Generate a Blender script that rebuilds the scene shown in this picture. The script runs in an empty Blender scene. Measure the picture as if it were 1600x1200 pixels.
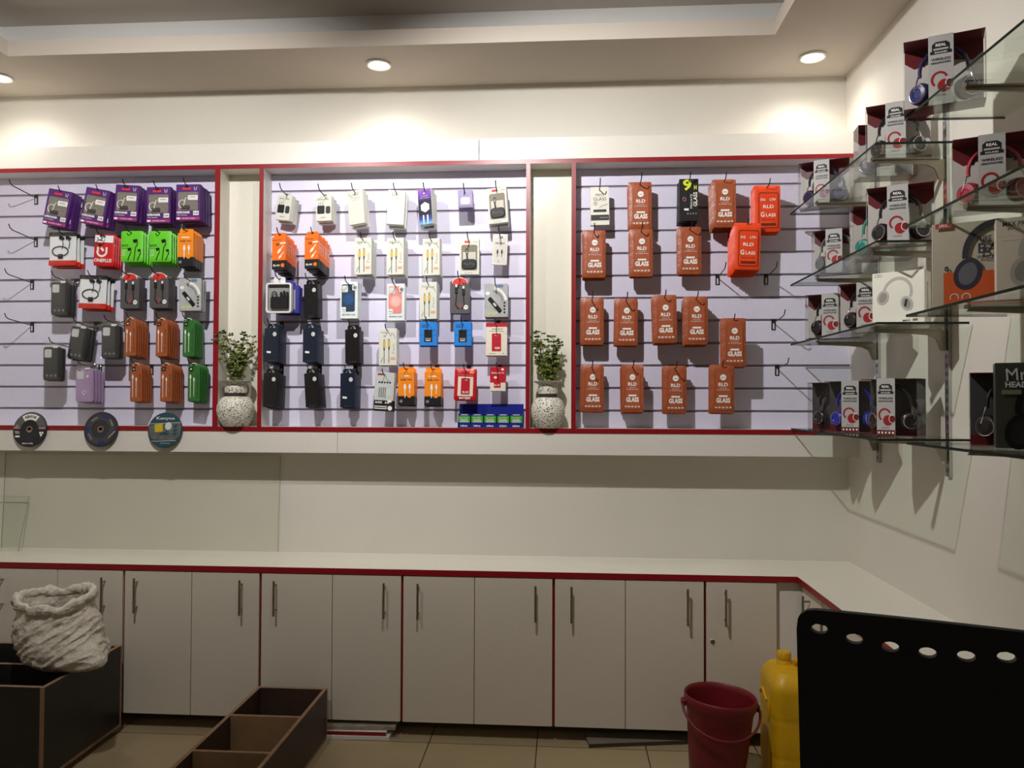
import bpy, math, random
from mathutils import Vector, Matrix, noise
random.seed(7)
C = bpy.context.scene.collection
PI = math.pi
sin, cos, R = math.sin, math.cos, math.radians

# ------------------------------------------------------------------ camera
F = 1209.3734
CAM = Vector((0, -3.96997, 1.57117))
CR = Vector((0.99766874, 0.06815714, 0.00341997))
CU = Vector((-0.00191732, -0.02210004, 0.99975393))
CF = Vector((-0.06821595, 0.99742979, 0.02191784))
cd = bpy.data.cameras.new('camera'); cam = bpy.data.objects.new('camera', cd); C.objects.link(cam)
cd.sensor_width = 36; cd.lens = F/1600*36; cd.clip_start = .02
cam.matrix_world = Matrix(((CR.x, CU.x, -CF.x, CAM.x), (CR.y, CU.y, -CF.y, CAM.y), (CR.z, CU.z, -CF.z, CAM.z), (0, 0, 0, 1)))
bpy.context.scene.camera = cam

def at(px, py, **k):
    """point of the place seen at a pixel of the photograph, on the plane x=, y= or z="""
    d = CF + CR*((px-800)/F) - CU*((py-600)/F)
    a, v = list(k.items())[0]; i = 'xyz'.index(a)
    return CAM + d*((v-CAM[i])/d[i])

# ------------------------------------------------------------------ materials
def lin(c):
    return tuple(((u/255)/12.92 if u/255 <= .04045 else ((u/255+.055)/1.055)**2.4) for u in c) + (1,)
MATS = {}
def mat(name, rgb, rough=.5, metal=0, coat=0, var=.05, scale=12, bump=0, spec=.5, emit=0):
    if name in MATS: return MATS[name]
    m = bpy.data.materials.new(name); m.use_nodes = True; MATS[name] = m
    nt = m.node_tree; b = nt.nodes['Principled BSDF']
    b.inputs['Roughness'].default_value = rough; b.inputs['Metallic'].default_value = metal
    b.inputs['Coat Weight'].default_value = coat; b.inputs['Specular IOR Level'].default_value = spec
    c = lin(rgb); b.inputs['Base Color'].default_value = c
    if var or bump:
        tc = nt.nodes.new('ShaderNodeTexCoord'); n = nt.nodes.new('ShaderNodeTexNoise')
        n.inputs['Scale'].default_value = scale; n.inputs['Detail'].default_value = 3
        nt.links.new(tc.outputs['Object'], n.inputs['Vector'])
        r = nt.nodes.new('ShaderNodeValToRGB')
        r.color_ramp.elements[0].position = .3; r.color_ramp.elements[1].position = .7
        r.color_ramp.elements[0].color = tuple(x*(1-var) for x in c[:3]) + (1,)
        r.color_ramp.elements[1].color = tuple(min(1, x*(1+var)) for x in c[:3]) + (1,)
        nt.links.new(n.outputs['Fac'], r.inputs['Fac']); nt.links.new(r.outputs['Color'], b.inputs['Base Color'])
        if bump:
            bp = nt.nodes.new('ShaderNodeBump'); bp.inputs['Strength'].default_value = bump; bp.inputs['Distance'].default_value = .01
            nt.links.new(n.outputs['Fac'], bp.inputs['Height']); nt.links.new(bp.outputs['Normal'], b.inputs['Normal'])
    if emit:
        b.inputs['Emission Color'].default_value = c; b.inputs['Emission Strength'].default_value = emit
    return m
def clear(name, tint, refl=.25, rough=.06):
    if name in MATS: return MATS[name]
    m = bpy.data.materials.new(name); m.use_nodes = True; MATS[name] = m
    nt = m.node_tree; nt.nodes.clear()
    o = nt.nodes.new('ShaderNodeOutputMaterial'); t = nt.nodes.new('ShaderNodeBsdfTransparent'); g = nt.nodes.new('ShaderNodeBsdfGlossy')
    x = nt.nodes.new('ShaderNodeMixShader'); lw = nt.nodes.new('ShaderNodeLayerWeight')
    t.inputs['Color'].default_value = lin(tint); g.inputs['Roughness'].default_value = rough; lw.inputs['Blend'].default_value = .5
    pw = nt.nodes.new('ShaderNodeMath'); pw.operation = 'POWER'; pw.inputs[1].default_value = 4
    ml = nt.nodes.new('ShaderNodeMath'); ml.operation = 'MULTIPLY_ADD'; ml.inputs[1].default_value = .7; ml.inputs[2].default_value = refl
    nt.links.new(lw.outputs['Facing'], pw.inputs[0]); nt.links.new(pw.outputs[0], ml.inputs[0])
    nt.links.new(ml.outputs[0], x.inputs['Fac']); nt.links.new(t.outputs[0], x.inputs[1]); nt.links.new(g.outputs[0], x.inputs[2])
    nt.links.new(x.outputs[0], o.inputs['Surface'])
    return m
WALL = mat('wall_paint', (216, 211, 200), .55, var=.02, scale=3, bump=.03)
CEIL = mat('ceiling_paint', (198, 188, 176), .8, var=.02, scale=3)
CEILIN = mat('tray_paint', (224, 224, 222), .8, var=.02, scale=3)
LAM = mat('white_laminate', (226, 221, 212), .38, var=.025, scale=160)
LAMG = mat('gloss_laminate', (230, 226, 212), .22, coat=.3, var=.02, scale=90)
SLAT = mat('slat_laminate', (218, 214, 234), .35, var=.02, scale=60)
GROOVE = mat('slat_groove', (170, 160, 168), .6)
DOOR = mat('door_laminate', (214, 205, 190), .4, var=.03, scale=160)
RED = mat('red_edging', (138, 14, 26), .35, var=.06)
STEEL = mat('brushed_steel', (150, 142, 128), .35, metal=.9)
CHROME = mat('chrome', (200, 200, 200), .15, metal=1)
BLACKWIRE = mat('black_wire', (40, 38, 42), .4, metal=.5)
DARK = mat('underside_shade', (34, 28, 24), .8)
GLASS = clear('shelf_glass', (249, 254, 250), .035, .02)
GEDGE = mat('glass_edge', (36, 48, 40), .5, var=.1, spec=.1)
PANE = clear('pane_glass', (253, 254, 252), .02, .02)
PEDGE = mat('pane_edge', (150, 160, 145), .2)
BAG = clear('clear_bag', (253, 253, 253), .08, .1)
ACR = clear('clear_acrylic', (251, 251, 251), .03, .05)
WHITE = mat('print_white', (238, 236, 230), .5, var=0)
BLK = mat('print_black', (24, 22, 24), .5, var=0)
GREY = mat('print_grey', (128, 126, 126), .5, var=0)

# ------------------------------------------------------------------ mesh builder
TXT = {}
def text_mesh(s, bold):
    k = (s, bold)
    if k not in TXT:
        cu = bpy.data.curves.new('t', 'FONT'); cu.body = s; cu.resolution_u = 2; cu.offset = bold; cu.size = 1
        ob = bpy.data.objects.new('t', cu); C.objects.link(ob)
        bpy.context.view_layer.update()
        me = bpy.data.meshes.new_from_object(ob.evaluated_get(bpy.context.evaluated_depsgraph_get()))
        vs = [(v.co.x, v.co.y) for v in me.vertices]; fs = [tuple(p.vertices) for p in me.polygons]
        bpy.data.objects.remove(ob); bpy.data.curves.remove(cu); bpy.data.meshes.remove(me)
        x0, x1 = min(v[0] for v in vs), max(v[0] for v in vs); y0, y1 = min(v[1] for v in vs), max(v[1] for v in vs)
        TXT[k] = ([((x-x0)/(x1-x0)-.5, (y-y0)/(y1-y0)-.5) for x, y in vs], fs)
    return TXT[k]
def rrect(w, h, r=.004, n=3, cx=0, cz=0):
    out = []
    r = min(r, w/2*.99, h/2*.99)
    for q, (sx, sz) in enumerate(((1, 1), (-1, 1), (-1, -1), (1, -1))):
        for i in range(n+1):
            a = (q + i/n)*PI/2
            out.append((cx + sx*(w/2-r) + r*cos(a), cz + sz*(h/2-r) + r*sin(a)))
    return out                                             # counter-clockwise seen from the front
def ell(rx, rz, cx=0, cz=0, n=20):
    return [(cx+rx*cos(2*PI*i/n), cz+rz*sin(2*PI*i/n)) for i in range(n)]
class G:
    def __init__(s): s.v = []; s.f = []; s.m = []; s.mats = []
    def mi(s, m):
        if m not in s.mats: s.mats.append(m)
        return s.mats.index(m)
    def add(s, vs, fs, m, M=None):
        o = len(s.v); k = s.mi(m)
        for v in vs: s.v.append(tuple(M @ Vector(v)) if M else tuple(v))
        for f in fs: s.f.append(tuple(i+o for i in f)); s.m.append(k)
        return s
    def bx(s, x0, x1, y0, y1, z0, z1, m, M=None):
        return s.add([(x0,y0,z0),(x1,y0,z0),(x1,y1,z0),(x0,y1,z0),(x0,y0,z1),(x1,y0,z1),(x1,y1,z1),(x0,y1,z1)],
            [(0,3,2,1),(4,5,6,7),(0,1,5,4),(1,2,6,5),(2,3,7,6),(3,0,4,7)], m, M)
    def cb(s, x0, x1, y0, y1, z0, z1, m, b=.002, M=None):   # box with chamfered edges
        vs = []; idx = {}
        X = (x0, x1); Y = (y0, y1); Z = (z0, z1)
        for i in (0,1):
            for j in (0,1):
                for k in (0,1):
                    for a in range(3):
                        p = [X[i] + (b if i == 0 else -b), Y[j] + (b if j == 0 else -b), Z[k] + (b if k == 0 else -b)]
                        p[a] = (X[i], Y[j], Z[k])[a]; idx[i,j,k,a] = len(vs); vs.append(tuple(p))
        fs = [(idx[0,0,0,0],idx[0,0,1,0],idx[0,1,1,0],idx[0,1,0,0]), (idx[1,0,0,0],idx[1,1,0,0],idx[1,1,1,0],idx[1,0,1,0]),
              (idx[0,0,0,1],idx[1,0,0,1],idx[1,0,1,1],idx[0,0,1,1]), (idx[0,1,0,1],idx[0,1,1,1],idx[1,1,1,1],idx[1,1,0,1]),
              (idx[0,0,0,2],idx[0,1,0,2],idx[1,1,0,2],idx[1,0,0,2]), (idx[0,0,1,2],idx[1,0,1,2],idx[1,1,1,2],idx[0,1,1,2])]
        for i in (0,1):
            for j in (0,1):
                fs.append((idx[i,j,0,0],idx[i,j,0,1],idx[i,j,1,1],idx[i,j,1,0]) if (i+j) % 2 else (idx[i,j,0,0],idx[i,j,1,0],idx[i,j,1,1],idx[i,j,0,1]))
                fs.append((idx[i,0,j,0],idx[i,0,j,2],idx[i,1,j,2],idx[i,1,j,0]))
                fs.append((idx[0,i,j,1],idx[0,i,j,2],idx[1,i,j,2],idx[1,i,j,1]))
                for k in (0,1): fs.append((idx[i,j,k,0],idx[i,j,k,1],idx[i,j,k,2]))
        return s.add(vs, fs, m, M)
    def slab(s, out, y0, y1, m, b=0, M=None, back=None):     # outline in x,z extruded from y0 (front) to y1
        n = len(out); cx = sum(p[0] for p in out)/n; cz = sum(p[1] for p in out)/n
        def sh(p, d):
            dx, dz = p[0]-cx, p[1]-cz; l = math.hypot(dx, dz) or 1
            return (p[0]-dx/l*d, p[1]-dz/l*d)
        rows = [(y0, b), (y0+b, 0), (y1-b, 0), (y1, b)] if b else [(y0, 0), (y1, 0)]
        vs = []
        for y, d in rows: vs += [(sh(p, d)[0], y, sh(p, d)[1]) for p in out]
        fs = [tuple(range(n))]
        for r in range(len(rows)-1):
            for i in range(n):
                j = (i+1) % n; fs.append((r*n+j, r*n+i, (r+1)*n+i, (r+1)*n+j))
        fs.append(tuple(reversed(range((len(rows)-1)*n, len(rows)*n))))
        return s.add(vs, fs, m, M)
    def plate(s, out, y, m, M=None): return s.add([(x, y, z) for x, z in out], [tuple(range(len(out)))], m, M)
    def rect(s, cx, cz, w, h, y, m, M=None, rot=0):
        p = [(-w/2,-h/2),(w/2,-h/2),(w/2,h/2),(-w/2,h/2)]
        return s.plate([(cx+a*cos(rot)-b*sin(rot), cz+a*sin(rot)+b*cos(rot)) for a, b in p], y, m, M)
    def txt(s, t, cx, cz, w, h, y, m, bold=.02, rot=0, M=None):
        vs, fs = text_mesh(t, bold); c, q = cos(rot), sin(rot)
        return s.add([(cx+(a*w)*c-(b*h)*q, y, cz+(a*w)*q+(b*h)*c) for a, b in vs], fs, m, M)
    def ring(s, rx, rz, w, y, m, cx=0, cz=0, n=24, a0=0, a1=2*PI, rot=0):
        vs = []; full = abs(a1-a0-2*PI) < 1e-6
        for i in range(n+1):
            a = a0+(a1-a0)*i/n
            for k in (0, 1):
                x, z = (rx-w*k)*cos(a), (rz-w*k)*sin(a)
                vs.append((cx+x*cos(rot)-z*sin(rot), y, cz+x*sin(rot)+z*cos(rot)))
        return s.add(vs, [(2*i, 2*i+2, 2*i+3, 2*i+1) for i in range(n)], m)
    def tube(s, pts, r, m, n=6, cap=True, M=None, flat=1):
        pts = [Vector(p) for p in pts]; vs = []; N = len(pts); up = None
        rr = r if isinstance(r, (list, tuple)) else [r]*N
        for i, p in enumerate(pts):
            t = (pts[min(i+1, N-1)]-pts[max(i-1, 0)]).normalized()
            if up is None: up = Vector((0, 0, 1)) if abs(t.z) < .9 else Vector((0, 1, 0))
            a = t.cross(up)
            if a.length < 1e-5: a = t.cross(Vector((1, 0, 0)))
            a.normalize(); b = a.cross(t).normalized(); up = b
            for k in range(n):
                w = 2*PI*k/n; vs.append(p + a*(rr[i]*cos(w)*flat) + b*(rr[i]*sin(w)))
        fs = [(i*n+k, (i+1)*n+k, (i+1)*n+(k+1) % n, i*n+(k+1) % n) for i in range(N-1) for k in range(n)]
        if cap: fs += [tuple(range(n)), tuple(reversed(range((N-1)*n, N*n)))]
        return s.add(vs, fs, m, M)
    def lathe(s, prof, m, n=28, M=None):
        vs = [(r*cos(2*PI*k/n), r*sin(2*PI*k/n), z) for r, z in prof for k in range(n)]
        fs = [(i*n+k, i*n+(k+1) % n, (i+1)*n+(k+1) % n, (i+1)*n+k) for i in range(len(prof)-1) for k in range(n)]
        return s.add(vs, fs, m, M)
    def grid(s, fn, nu, nv, m, closed=False, M=None):
        vs = [fn(i/nu, j/nv) for i in range(nu+(0 if closed else 1)) for j in range(nv+1)]
        w = nv+1; nn = nu
        fs = [(i*w+j, ((i+1) % nn if closed else i+1)*w+j, ((i+1) % nn if closed else i+1)*w+j+1, i*w+j+1) for i in range(nn) for j in range(nv)]
        return s.add(vs, fs, m, M)
    def build(s, name, parent=None, smooth=0, loc=None):
        me = bpy.data.meshes.new(name); me.from_pydata([tuple(v) for v in s.v], [], s.f)
        for m in s.mats: me.materials.append(m)
        me.polygons.foreach_set('material_index', s.m)
        if smooth:
            me.polygons.foreach_set('use_smooth', [True]*len(me.polygons)); me.set_sharp_from_angle(angle=R(smooth))
        me.update()
        o = bpy.data.objects.new(name, me); C.objects.link(o)
        if parent: o.parent = parent
        if loc: o.location = loc
        return o
def tag(o, label, cat, group=None, kind=None):
    o['label'] = label; o['category'] = cat
    if group: o['group'] = group
    if kind: o['kind'] = kind
    return o
def thing(name, label=None, cat=None, loc=(0, 0, 0), rz=0, group=None):
    o = bpy.data.objects.new(name, None); C.objects.link(o); o.location = loc; o.rotation_euler = (0, 0, rz); o.empty_display_size = .02
    if label: tag(o, label, cat, group)
    return o
KIDS = {}
def kids(o): return [c for c in bpy.data.objects if c.parent == o]
def copy_tree(o, parent=None):
    c = o.copy(); C.objects.link(c); c.parent = parent
    if o.name not in KIDS: KIDS[o.name] = kids(o)
    for ch in KIDS[o.name]: copy_tree(ch, c)
    return c
def struct(name, g, **k):
    o = g.build(name, **k); o['kind'] = 'structure'; return o
ORD = ['first', 'second', 'third', 'fourth', 'fifth', 'sixth', 'seventh', 'eighth', 'ninth', 'tenth', 'eleventh', 'twelfth']

# ------------------------------------------------------------------ room shell
XL, XR, YB, ZC = -3.11, 1.409, -5.6, 3.214
YF, YS = -.148, -.038
struct('wall_back', G().bx(XL-.1, XR+.1, 0, .1, 0, 3.6, WALL))
struct('wall_right', G().bx(XR, XR+.1, YB, 0, 0, 3.6, WALL))
struct('wall_left', G().bx(XL-.1, XL, YB, 0, 0, 3.6, WALL))
struct('wall_front', G().bx(XL-.1, XR+.1, YB-.1, YB, 0, 3.6, mat('shopfront_dark', (62, 58, 54), .5)))
def tile_floor():
    m = bpy.data.materials.new('floor_tiles'); m.use_nodes = True; nt = m.node_tree; b = nt.nodes['Principled BSDF']
    b.inputs['Roughness'].default_value = .3
    tc = nt.nodes.new('ShaderNodeTexCoord'); mp = nt.nodes.new('ShaderNodeMapping'); br = nt.nodes.new('ShaderNodeTexBrick')
    mp.inputs['Location'].default_value = (.125, .412, 0)
    br.offset = 0; br.inputs['Scale'].default_value = 1; br.inputs['Mortar Size'].default_value = .0028; br.inputs['Brick Width'].default_value = .495; br.inputs['Row Height'].default_value = .495
    br.inputs['Color1'].default_value = lin((172, 154, 120)); br.inputs['Color2'].default_value = lin((167, 149, 115)); br.inputs['Mortar'].default_value = lin((70, 58, 44))
    n = nt.nodes.new('ShaderNodeTexNoise'); n.inputs['Scale'].default_value = 9; n.inputs['Detail'].default_value = 4
    mx = nt.nodes.new('ShaderNodeMixRGB'); mx.blend_type = 'MULTIPLY'; mx.inputs['Fac'].default_value = .18
    nt.links.new(tc.outputs['Object'], mp.inputs['Vector']); nt.links.new(mp.outputs[0], br.inputs['Vector']); nt.links.new(tc.outputs['Object'], n.inputs['Vector'])
    nt.links.new(br.outputs['Color'], mx.inputs['Color1']); nt.links.new(n.outputs['Color'], mx.inputs['Color2']); nt.links.new(mx.outputs[0], b.inputs['Base Color'])
    return m
struct('floor', G().bx(XL-.1, XR+.1, YB, .1, -.1, 0, tile_floor()))
# stepped tray ceiling: soffit ring, lit inner face, hidden cove, upper ceiling
TX0, TX1, TY0, TY1 = -2.665, .935, -.47, -5.1
g = G()
for x0, x1, y0, y1 in ((XL, XR, TY0, 0), (XL, XR, YB, TY1), (XL, TX0, TY1, TY0), (TX1, XR, TY1, TY0)):
    g.bx(x0, x1, y0, y1, ZC, ZC+.075, CEIL)
c = .17
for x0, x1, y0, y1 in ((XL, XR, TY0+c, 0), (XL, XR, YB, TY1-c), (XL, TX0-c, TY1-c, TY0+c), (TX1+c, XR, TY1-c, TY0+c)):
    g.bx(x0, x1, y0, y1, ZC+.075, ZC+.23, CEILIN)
g.bx(XL, XR, YB, 0, ZC+.23, ZC+.4, mat('upper_ceiling_paint', (206, 198, 188), .85, var=.02, scale=3))
struct('ceiling', g)

# ------------------------------------------------------------------ recessed lamps
LAMP = mat('lamp_glow', (255, 250, 240), .5, var=0, emit=14)
def downlight(x, y, z, label, power, size=150, blend=1):
    t = thing('recessed_downlight', label, 'ceiling light', (x, y, z))
    G().lathe([(.062, -.001), (.062, -.008), (.055, -.012), (.048, -.008), (.046, -.001)], mat('lamp_trim', (225, 222, 215), .4), 32).build('trim_ring', t, 40)
    G().lathe([(0, -.0075), (.03, -.008), (.0465, -.006)], LAMP, 32).build('lens', t, 40)
    l = bpy.data.lights.new('downlight_beam', 'SPOT'); l.energy = power; l.spot_size = R(size); l.spot_blend = blend; l.shadow_soft_size = .035; l.color = (1, .96, .9)
    o = bpy.data.objects.new('downlight_beam', l); C.objects.link(o); o.parent = t; o.location = (0, 0, -.02)
    return t
P_SOF = 12
downlight(-.909, -.279, ZC, 'glowing round downlight in the ceiling above the middle of the wall display', P_SOF)
downlight(1.171, -.24, ZC, 'glowing round downlight in the ceiling corner beside the right wall', P_SOF)
downlight(-2.875, -.25, ZC, 'glowing round downlight cut off by the left edge of the photo', P_SOF)
for x_ in (-2.2, -.75, .8):  # unseen fill lamps, added behind the viewer to brighten surfaces facing it
    downlight(x_, -5.35, ZC, f'added unseen fill light in the ceiling strip behind the viewer, ' + {-2.2: 'left', -.75: 'middle', .8: 'right'}[x_], 42)
def spotlamp(x, y, z, label, power, aim, size, wide, col=(1, .975, .95), r=.03):
    t = thing('ceiling_spotlight', label, 'ceiling light', (x, y, z))
    d = (Vector(aim)-Vector((x, y, z-.1))).normalized(); M = Matrix.Translation((0, 0, -.1)) @ d.to_track_quat('-Z', 'Y').to_matrix().to_4x4()
    G().lathe([(0, 0), (.045, 0), (.045, -.012), (.012, -.016), (.01, -.06), (0, -.06)], mat('lamp_trim', (225, 222, 215), .4), 24).build('ceiling_rose', t, 40)
    G().lathe([(0, .06), (.03, .055), (.042, .03), (.046, -.02), (.04, -.022), (.036, .0)], mat('lamp_trim', (225, 222, 215), .4), 24, M).build('lamp_head', t, 40)
    G().lathe([(0, -.012), (.037, -.01)], LAMP, 24, M).build('lens', t)
    l = bpy.data.lights.new('spot_beam', 'SPOT'); l.energy = power; l.shadow_soft_size = r; l.color = col; l.spot_size = R(size); l.spot_blend = 1
    o = bpy.data.objects.new('spot_beam', l); C.objects.link(o); o.parent = t
    o.matrix_local = M @ Matrix.Translation((0, 0, -.03)) @ Matrix.Diagonal((wide, 1, 1, 1))   # wide flood beam
spotlamp(-.38, -1.85, ZC+.2, 'adjustable ceiling spotlight on the raised ceiling, nearer the right wall', 155, (.6, 0, 1.85), 98, 1.9)
spotlamp(-1.45, -2.05, ZC+.2, 'adjustable ceiling spotlight on the raised ceiling, nearer the left wall', 150, (-2.45, 0, 1.85), 96, 1.6)
w = bpy.data.worlds.new('world'); bpy.context.scene.world = w; w.use_nodes = True
w.node_tree.nodes['Background'].inputs['Color'].default_value = (1, .95, .88, 1); w.node_tree.nodes['Background'].inputs['Strength'].default_value = .02

# ------------------------------------------------------------------ wall display unit
ZIN, ZRT, ZFT, ZLT, ZLB, ZFB = 2.751, 2.773, 2.882, 1.437, 1.413, 1.307
XA = XL
unit = thing('wall_display_unit', 'long white wall display with red edging, slatted panels and two plant niches', 'display unit', (0, 0, ZFB))
def U(g, name, **k):
    o = g.build(name, unit, **k); o.location.z -= ZFB; return o
U(G().bx(XA, -.432, YF, 0, ZRT, ZFT, LAM).bx(-.429, XR, YF, 0, ZRT, ZFT, LAM), 'header_board')
U(G().bx(XA, XR, YF-.001, 0, ZIN, ZRT, LAM).bx(XA, XR, YF-.003, YF-.001, ZIN, ZRT, RED), 'top_edging')
U(G().bx(XA, XR, YF-.001, 0, ZLB, ZLT, LAM).bx(XA, XR, YF-.003, YF-.001, ZLB, ZLT, RED), 'bottom_ledge')
U(G().bx(XA, -1.14, YF, 0, ZFB, ZLB, LAM).bx(-1.138, XR, YF, 0, ZFB, ZLB, LAM), 'lower_board')
for x0, x1 in ((-1.786, -1.759), (-1.553, -1.532), (-.194, -.174), (.031, .053)):
    U(G().bx(x0, x1, YF, 0, ZLT, ZIN, LAM).bx(x0, x1, YF-.003, YF, ZLT, ZIN, RED), 'divider')
for x0, x1 in ((-1.759, -1.553), (-.174, .031)):
    U(G().bx(x0, x1, YS, 0, ZLT, ZIN, LAMG), 'niche_back')
GZ = [2.661-.11375*i for i in range(11)]
for x0, x1 in ((XA, -1.786), (-1.532, -.194), (.053, XR)):
    g = G().bx(x0, x1, YS+.012, 0, ZLT, ZIN, GROOVE)
    zs = [ZIN] + GZ + [ZLT]
    for a, b in zip(zs[:-1], zs[1:]):
        ta = a-.006 if a != ZIN else a; tb = b+.006 if b != ZLT else b
        g.cb(x0, x1, YS, YS+.013, tb, ta, SLAT, .0015)
    U(g, 'slat_panel')

# ------------------------------------------------------------------ counter and cabinets
YC, ZT, XF = -.367, .78, 1.053
g = G(); o_ = [(XL, 0), (XR, 0), (XR, -2.9), (XF, -2.9), (XF, YC), (XL, YC)]
def ext(g, o, z0, z1, m):
    n = len(o); return g.add([(x, y, z) for z in (z0, z1) for x, y in o], [tuple(range(n)), tuple(reversed(range(n, 2*n)))] + [(i, n+i, n+(i+1) % n, (i+1) % n) for i in range(n)], m)
top = thing('worktop', 'long white L-shaped worktop with red front edging under the wall display', 'counter', (0, 0, ZT-.027))
ext(g, o_, -.0, .027, LAMG); g.build('top_board', top)
G().bx(XL, XF, YC-.003, YC, 0, .027, RED).bx(XF-.003, XF, -2.9, YC, 0, .027, RED).build('edging', top)
def handle(par, x, y, z0, z1, side=0):
    g = G()
    d = Vector((0, -1, 0)) if not side else Vector((-1, 0, 0))
    a = Vector((x, y, z0)); b = Vector((x, y, z1))
    g.tube([a+d*.03, b+d*.03], .0055, STEEL, 10)
    for q in (.14, .86):
        p = a.lerp(b, q); g.tube([p, p+d*.03], .004, STEEL, 8)
    return g.build('handle', par, 40)
def cabinet(x0, xm, x1, h0, h1, label, lock=None):
    t = thing('base_cabinet', label, 'cabinet', ((x0+x1)/2, YC+.02, 0), 0, 'white base cabinets along the back wall')
    cx = (x0+x1)/2; oy = YC+.02
    G().bx(x0+.004-cx, x1-.004-cx, 0, -oy-.005, .07, ZT-.028, LAM).bx(x0-cx, x1-cx, -.002, .0, .07, ZT-.028, RED).build('carcass', t)
    for a, b, h in ((x0+.006, (xm or x1)-(.0015 if xm else .006), h0), (xm and xm+.0015, x1-.006, h1)):
        if a is None: continue
        d = G().cb(a-cx, b-cx, -.02, -.0025, .072, ZT-.031, DOOR, .0012).build('door', t)
        if h is not None: handle(d, h-cx, -.02, .556, .721)
        if lock and a < lock < b:
            G().slab(ell(.011, .011, lock-cx, .48, 16), -.024, -.02, CHROME, .002).slab(ell(.006, .006, lock-cx, .48, 12), -.027, -.024, STEEL).build('lock', d, 40)
cabinet(-2.78, -2.446, -2.113, -2.72, -2.207, 'white double-door base cabinet behind the sack and black crate')
cabinet(-2.113, -1.776, -1.44, -2.045, -1.529, 'white double-door base cabinet just right of the black crate')
cabinet(-1.44, -1.092, -.759, -1.364, -.84, 'white double-door base cabinet behind the long divided wooden box')
cabinet(-.759, -.418, -.05, -.68, -.133, 'white double-door base cabinet in the middle of the back counter')
cabinet(-.05, .279, .64, .032, .558, 'white double-door base cabinet just left of the red bucket')
cabinet(.64, None, .966, .728, None, 'white single-door base cabinet with lock behind the yellow jerrycan', lock=.673)
t = thing('base_cabinet', 'narrow strip of white base cabinet cut off by the left edge of the photo', 'cabinet', (-2.95, YC+.02, 0), 0, 'white base cabinets along the back wall')
G().bx(-.16, .166, 0, .34, .07, ZT-.028, LAM).bx(-.16, .17, -.002, 0, .07, ZT-.028, RED).build('carcass', t)
G().cb(-.155, .164, -.02, -.0025, .072, ZT-.031, DOOR, .0012).build('door', t)
tag(G().bx(.9665, 1.088, YC+.022, YC+.037, .07, ZT-.028, LAM).build('filler_panel'), 'white filler board in the inside corner of the base cabinets', 'panel')
t = thing('base_cabinet', 'white base cabinet of the right-hand counter, mostly behind the black chair', 'cabinet', (1.0905, -.37, 0), 0, 'white base cabinets along the right wall')
G().bx(0, .31, -1.3, 0, .07, ZT-.028, LAM).bx(-.002, 0, -1.3, 0, .07, ZT-.028, RED).build('carcass', t)
for k, (a, b, h) in enumerate(((-.28, -.004, -.115), (-.72, -.285, -.36), (-1.28, -.725, -.8))):
    d = G().cb(-.02, -.0025, a, b, .072, ZT-.031, DOOR, .0012).build('door', t)
    handle(d, -.02, h, .556, .721, 1)
tag(G().bx(XL, .96, YC+.235, YC+.25, 0, .069, DARK).bx(XF+.1, XF+.115, -2.8, -.2, 0, .069, DARK).build('plinth_board'), 'recessed plinth under the white base cabinets, dark to stand for shade', 'plinth')  # shade under the cabinets is put into this board's dark colour

# panes leaning against the wall
def pane(x0, x1, h, yb, label, gap=.008):
    t = thing('glass_sheet', label, 'glass sheet', ((x0+x1)/2, yb, ZT+.0015)); w = x1-x0
    t.rotation_euler = (-math.atan2(-yb-gap, h), 0, 0)
    G().add([(x, y, z) for y in (0, .005) for x, z in ((-w/2, 0), (w/2, 0), (w/2, h), (-w/2, h))], [(0, 1, 2, 3), (7, 6, 5, 4)], PANE).build('pane', t)
    e = .0012
    G().bx(w/2, w/2+e, 0, .005, 0, h, PEDGE).bx(-w/2-e, -w/2, 0, .005, 0, h, PEDGE).bx(-w/2, w/2, 0, .005, h, h+e, PEDGE).build('polished_edge', t)
p = at(434, 864, y=-.03)
pane(-2.99, p.x, .5, -.03, 'large clear glass sheet leaning on the wall above the left worktop')
p = at(39, 851, y=-.06); q = at(43, 773, y=-.04)
pane(-3.1, p.x, q.z-ZT, -.115, 'smaller clear glass sheet in front of the large one at the left edge', .034)

# ------------------------------------------------------------------ hanging goods : one builder per kind
# every builder makes its pack hanging down from the origin (top centre), front towards -y
def new(name): return thing(name)
PRN = .0006
def hangtab(par, w, h, m, z0=0, slot=WHITE):
    g = G().slab(rrect(w, h, .008, 3, 0, z0-h/2), -.0008, .0008, m)
    g.rect(0, z0-.009, .016, .004, -.0014, mat('slot_dark', (30, 30, 34), .7, var=0))
    return g.build('hang_tab', par)
def pillow(w, h, t, m, wr=.0012, nz=14, nx=8, seed=0, z0=0, flat=.12):
    g = G()
    def th(u, v):
        a = min(1, min(u, 1-u)/.16); b = min(1, min(v, 1-v)/flat)
        return t/2*math.sqrt(max(0, 1-(1-a)**2))*math.sqrt(max(0, 1-(1-b)**2))+.0004
    def edge(u, v):                                        # softly rounded corners
        x = (u-.5)*w; z = -v*h
        r = .006; dx = max(0, abs(x)-(w/2-r)); dz = max(0, r-v*h, r-(1-v)*h)
        k = math.hypot(dx, dz)
        if dx and dz and k > r: x -= math.copysign(dx*(1-r/k), x); z += (dz*(1-r/k))*(-1 if v < .5 else 1)
        return x, z
    def front(u, v):
        x, z = edge(u, v); n_ = noise.noise(Vector((u*6+seed, v*11, seed)))*wr*min(1, th(u, v)/.002)
        return (x, -th(u, v)-n_, z+z0)
    def back(u, v):
        x, z = edge(u, v); return (x, th(u, v), z+z0)
    g.grid(lambda u, v: front(u, 1-v), nx, nz, m); g.grid(lambda u, v: back(1-u, 1-v), nx, nz, m)
    return g
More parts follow.
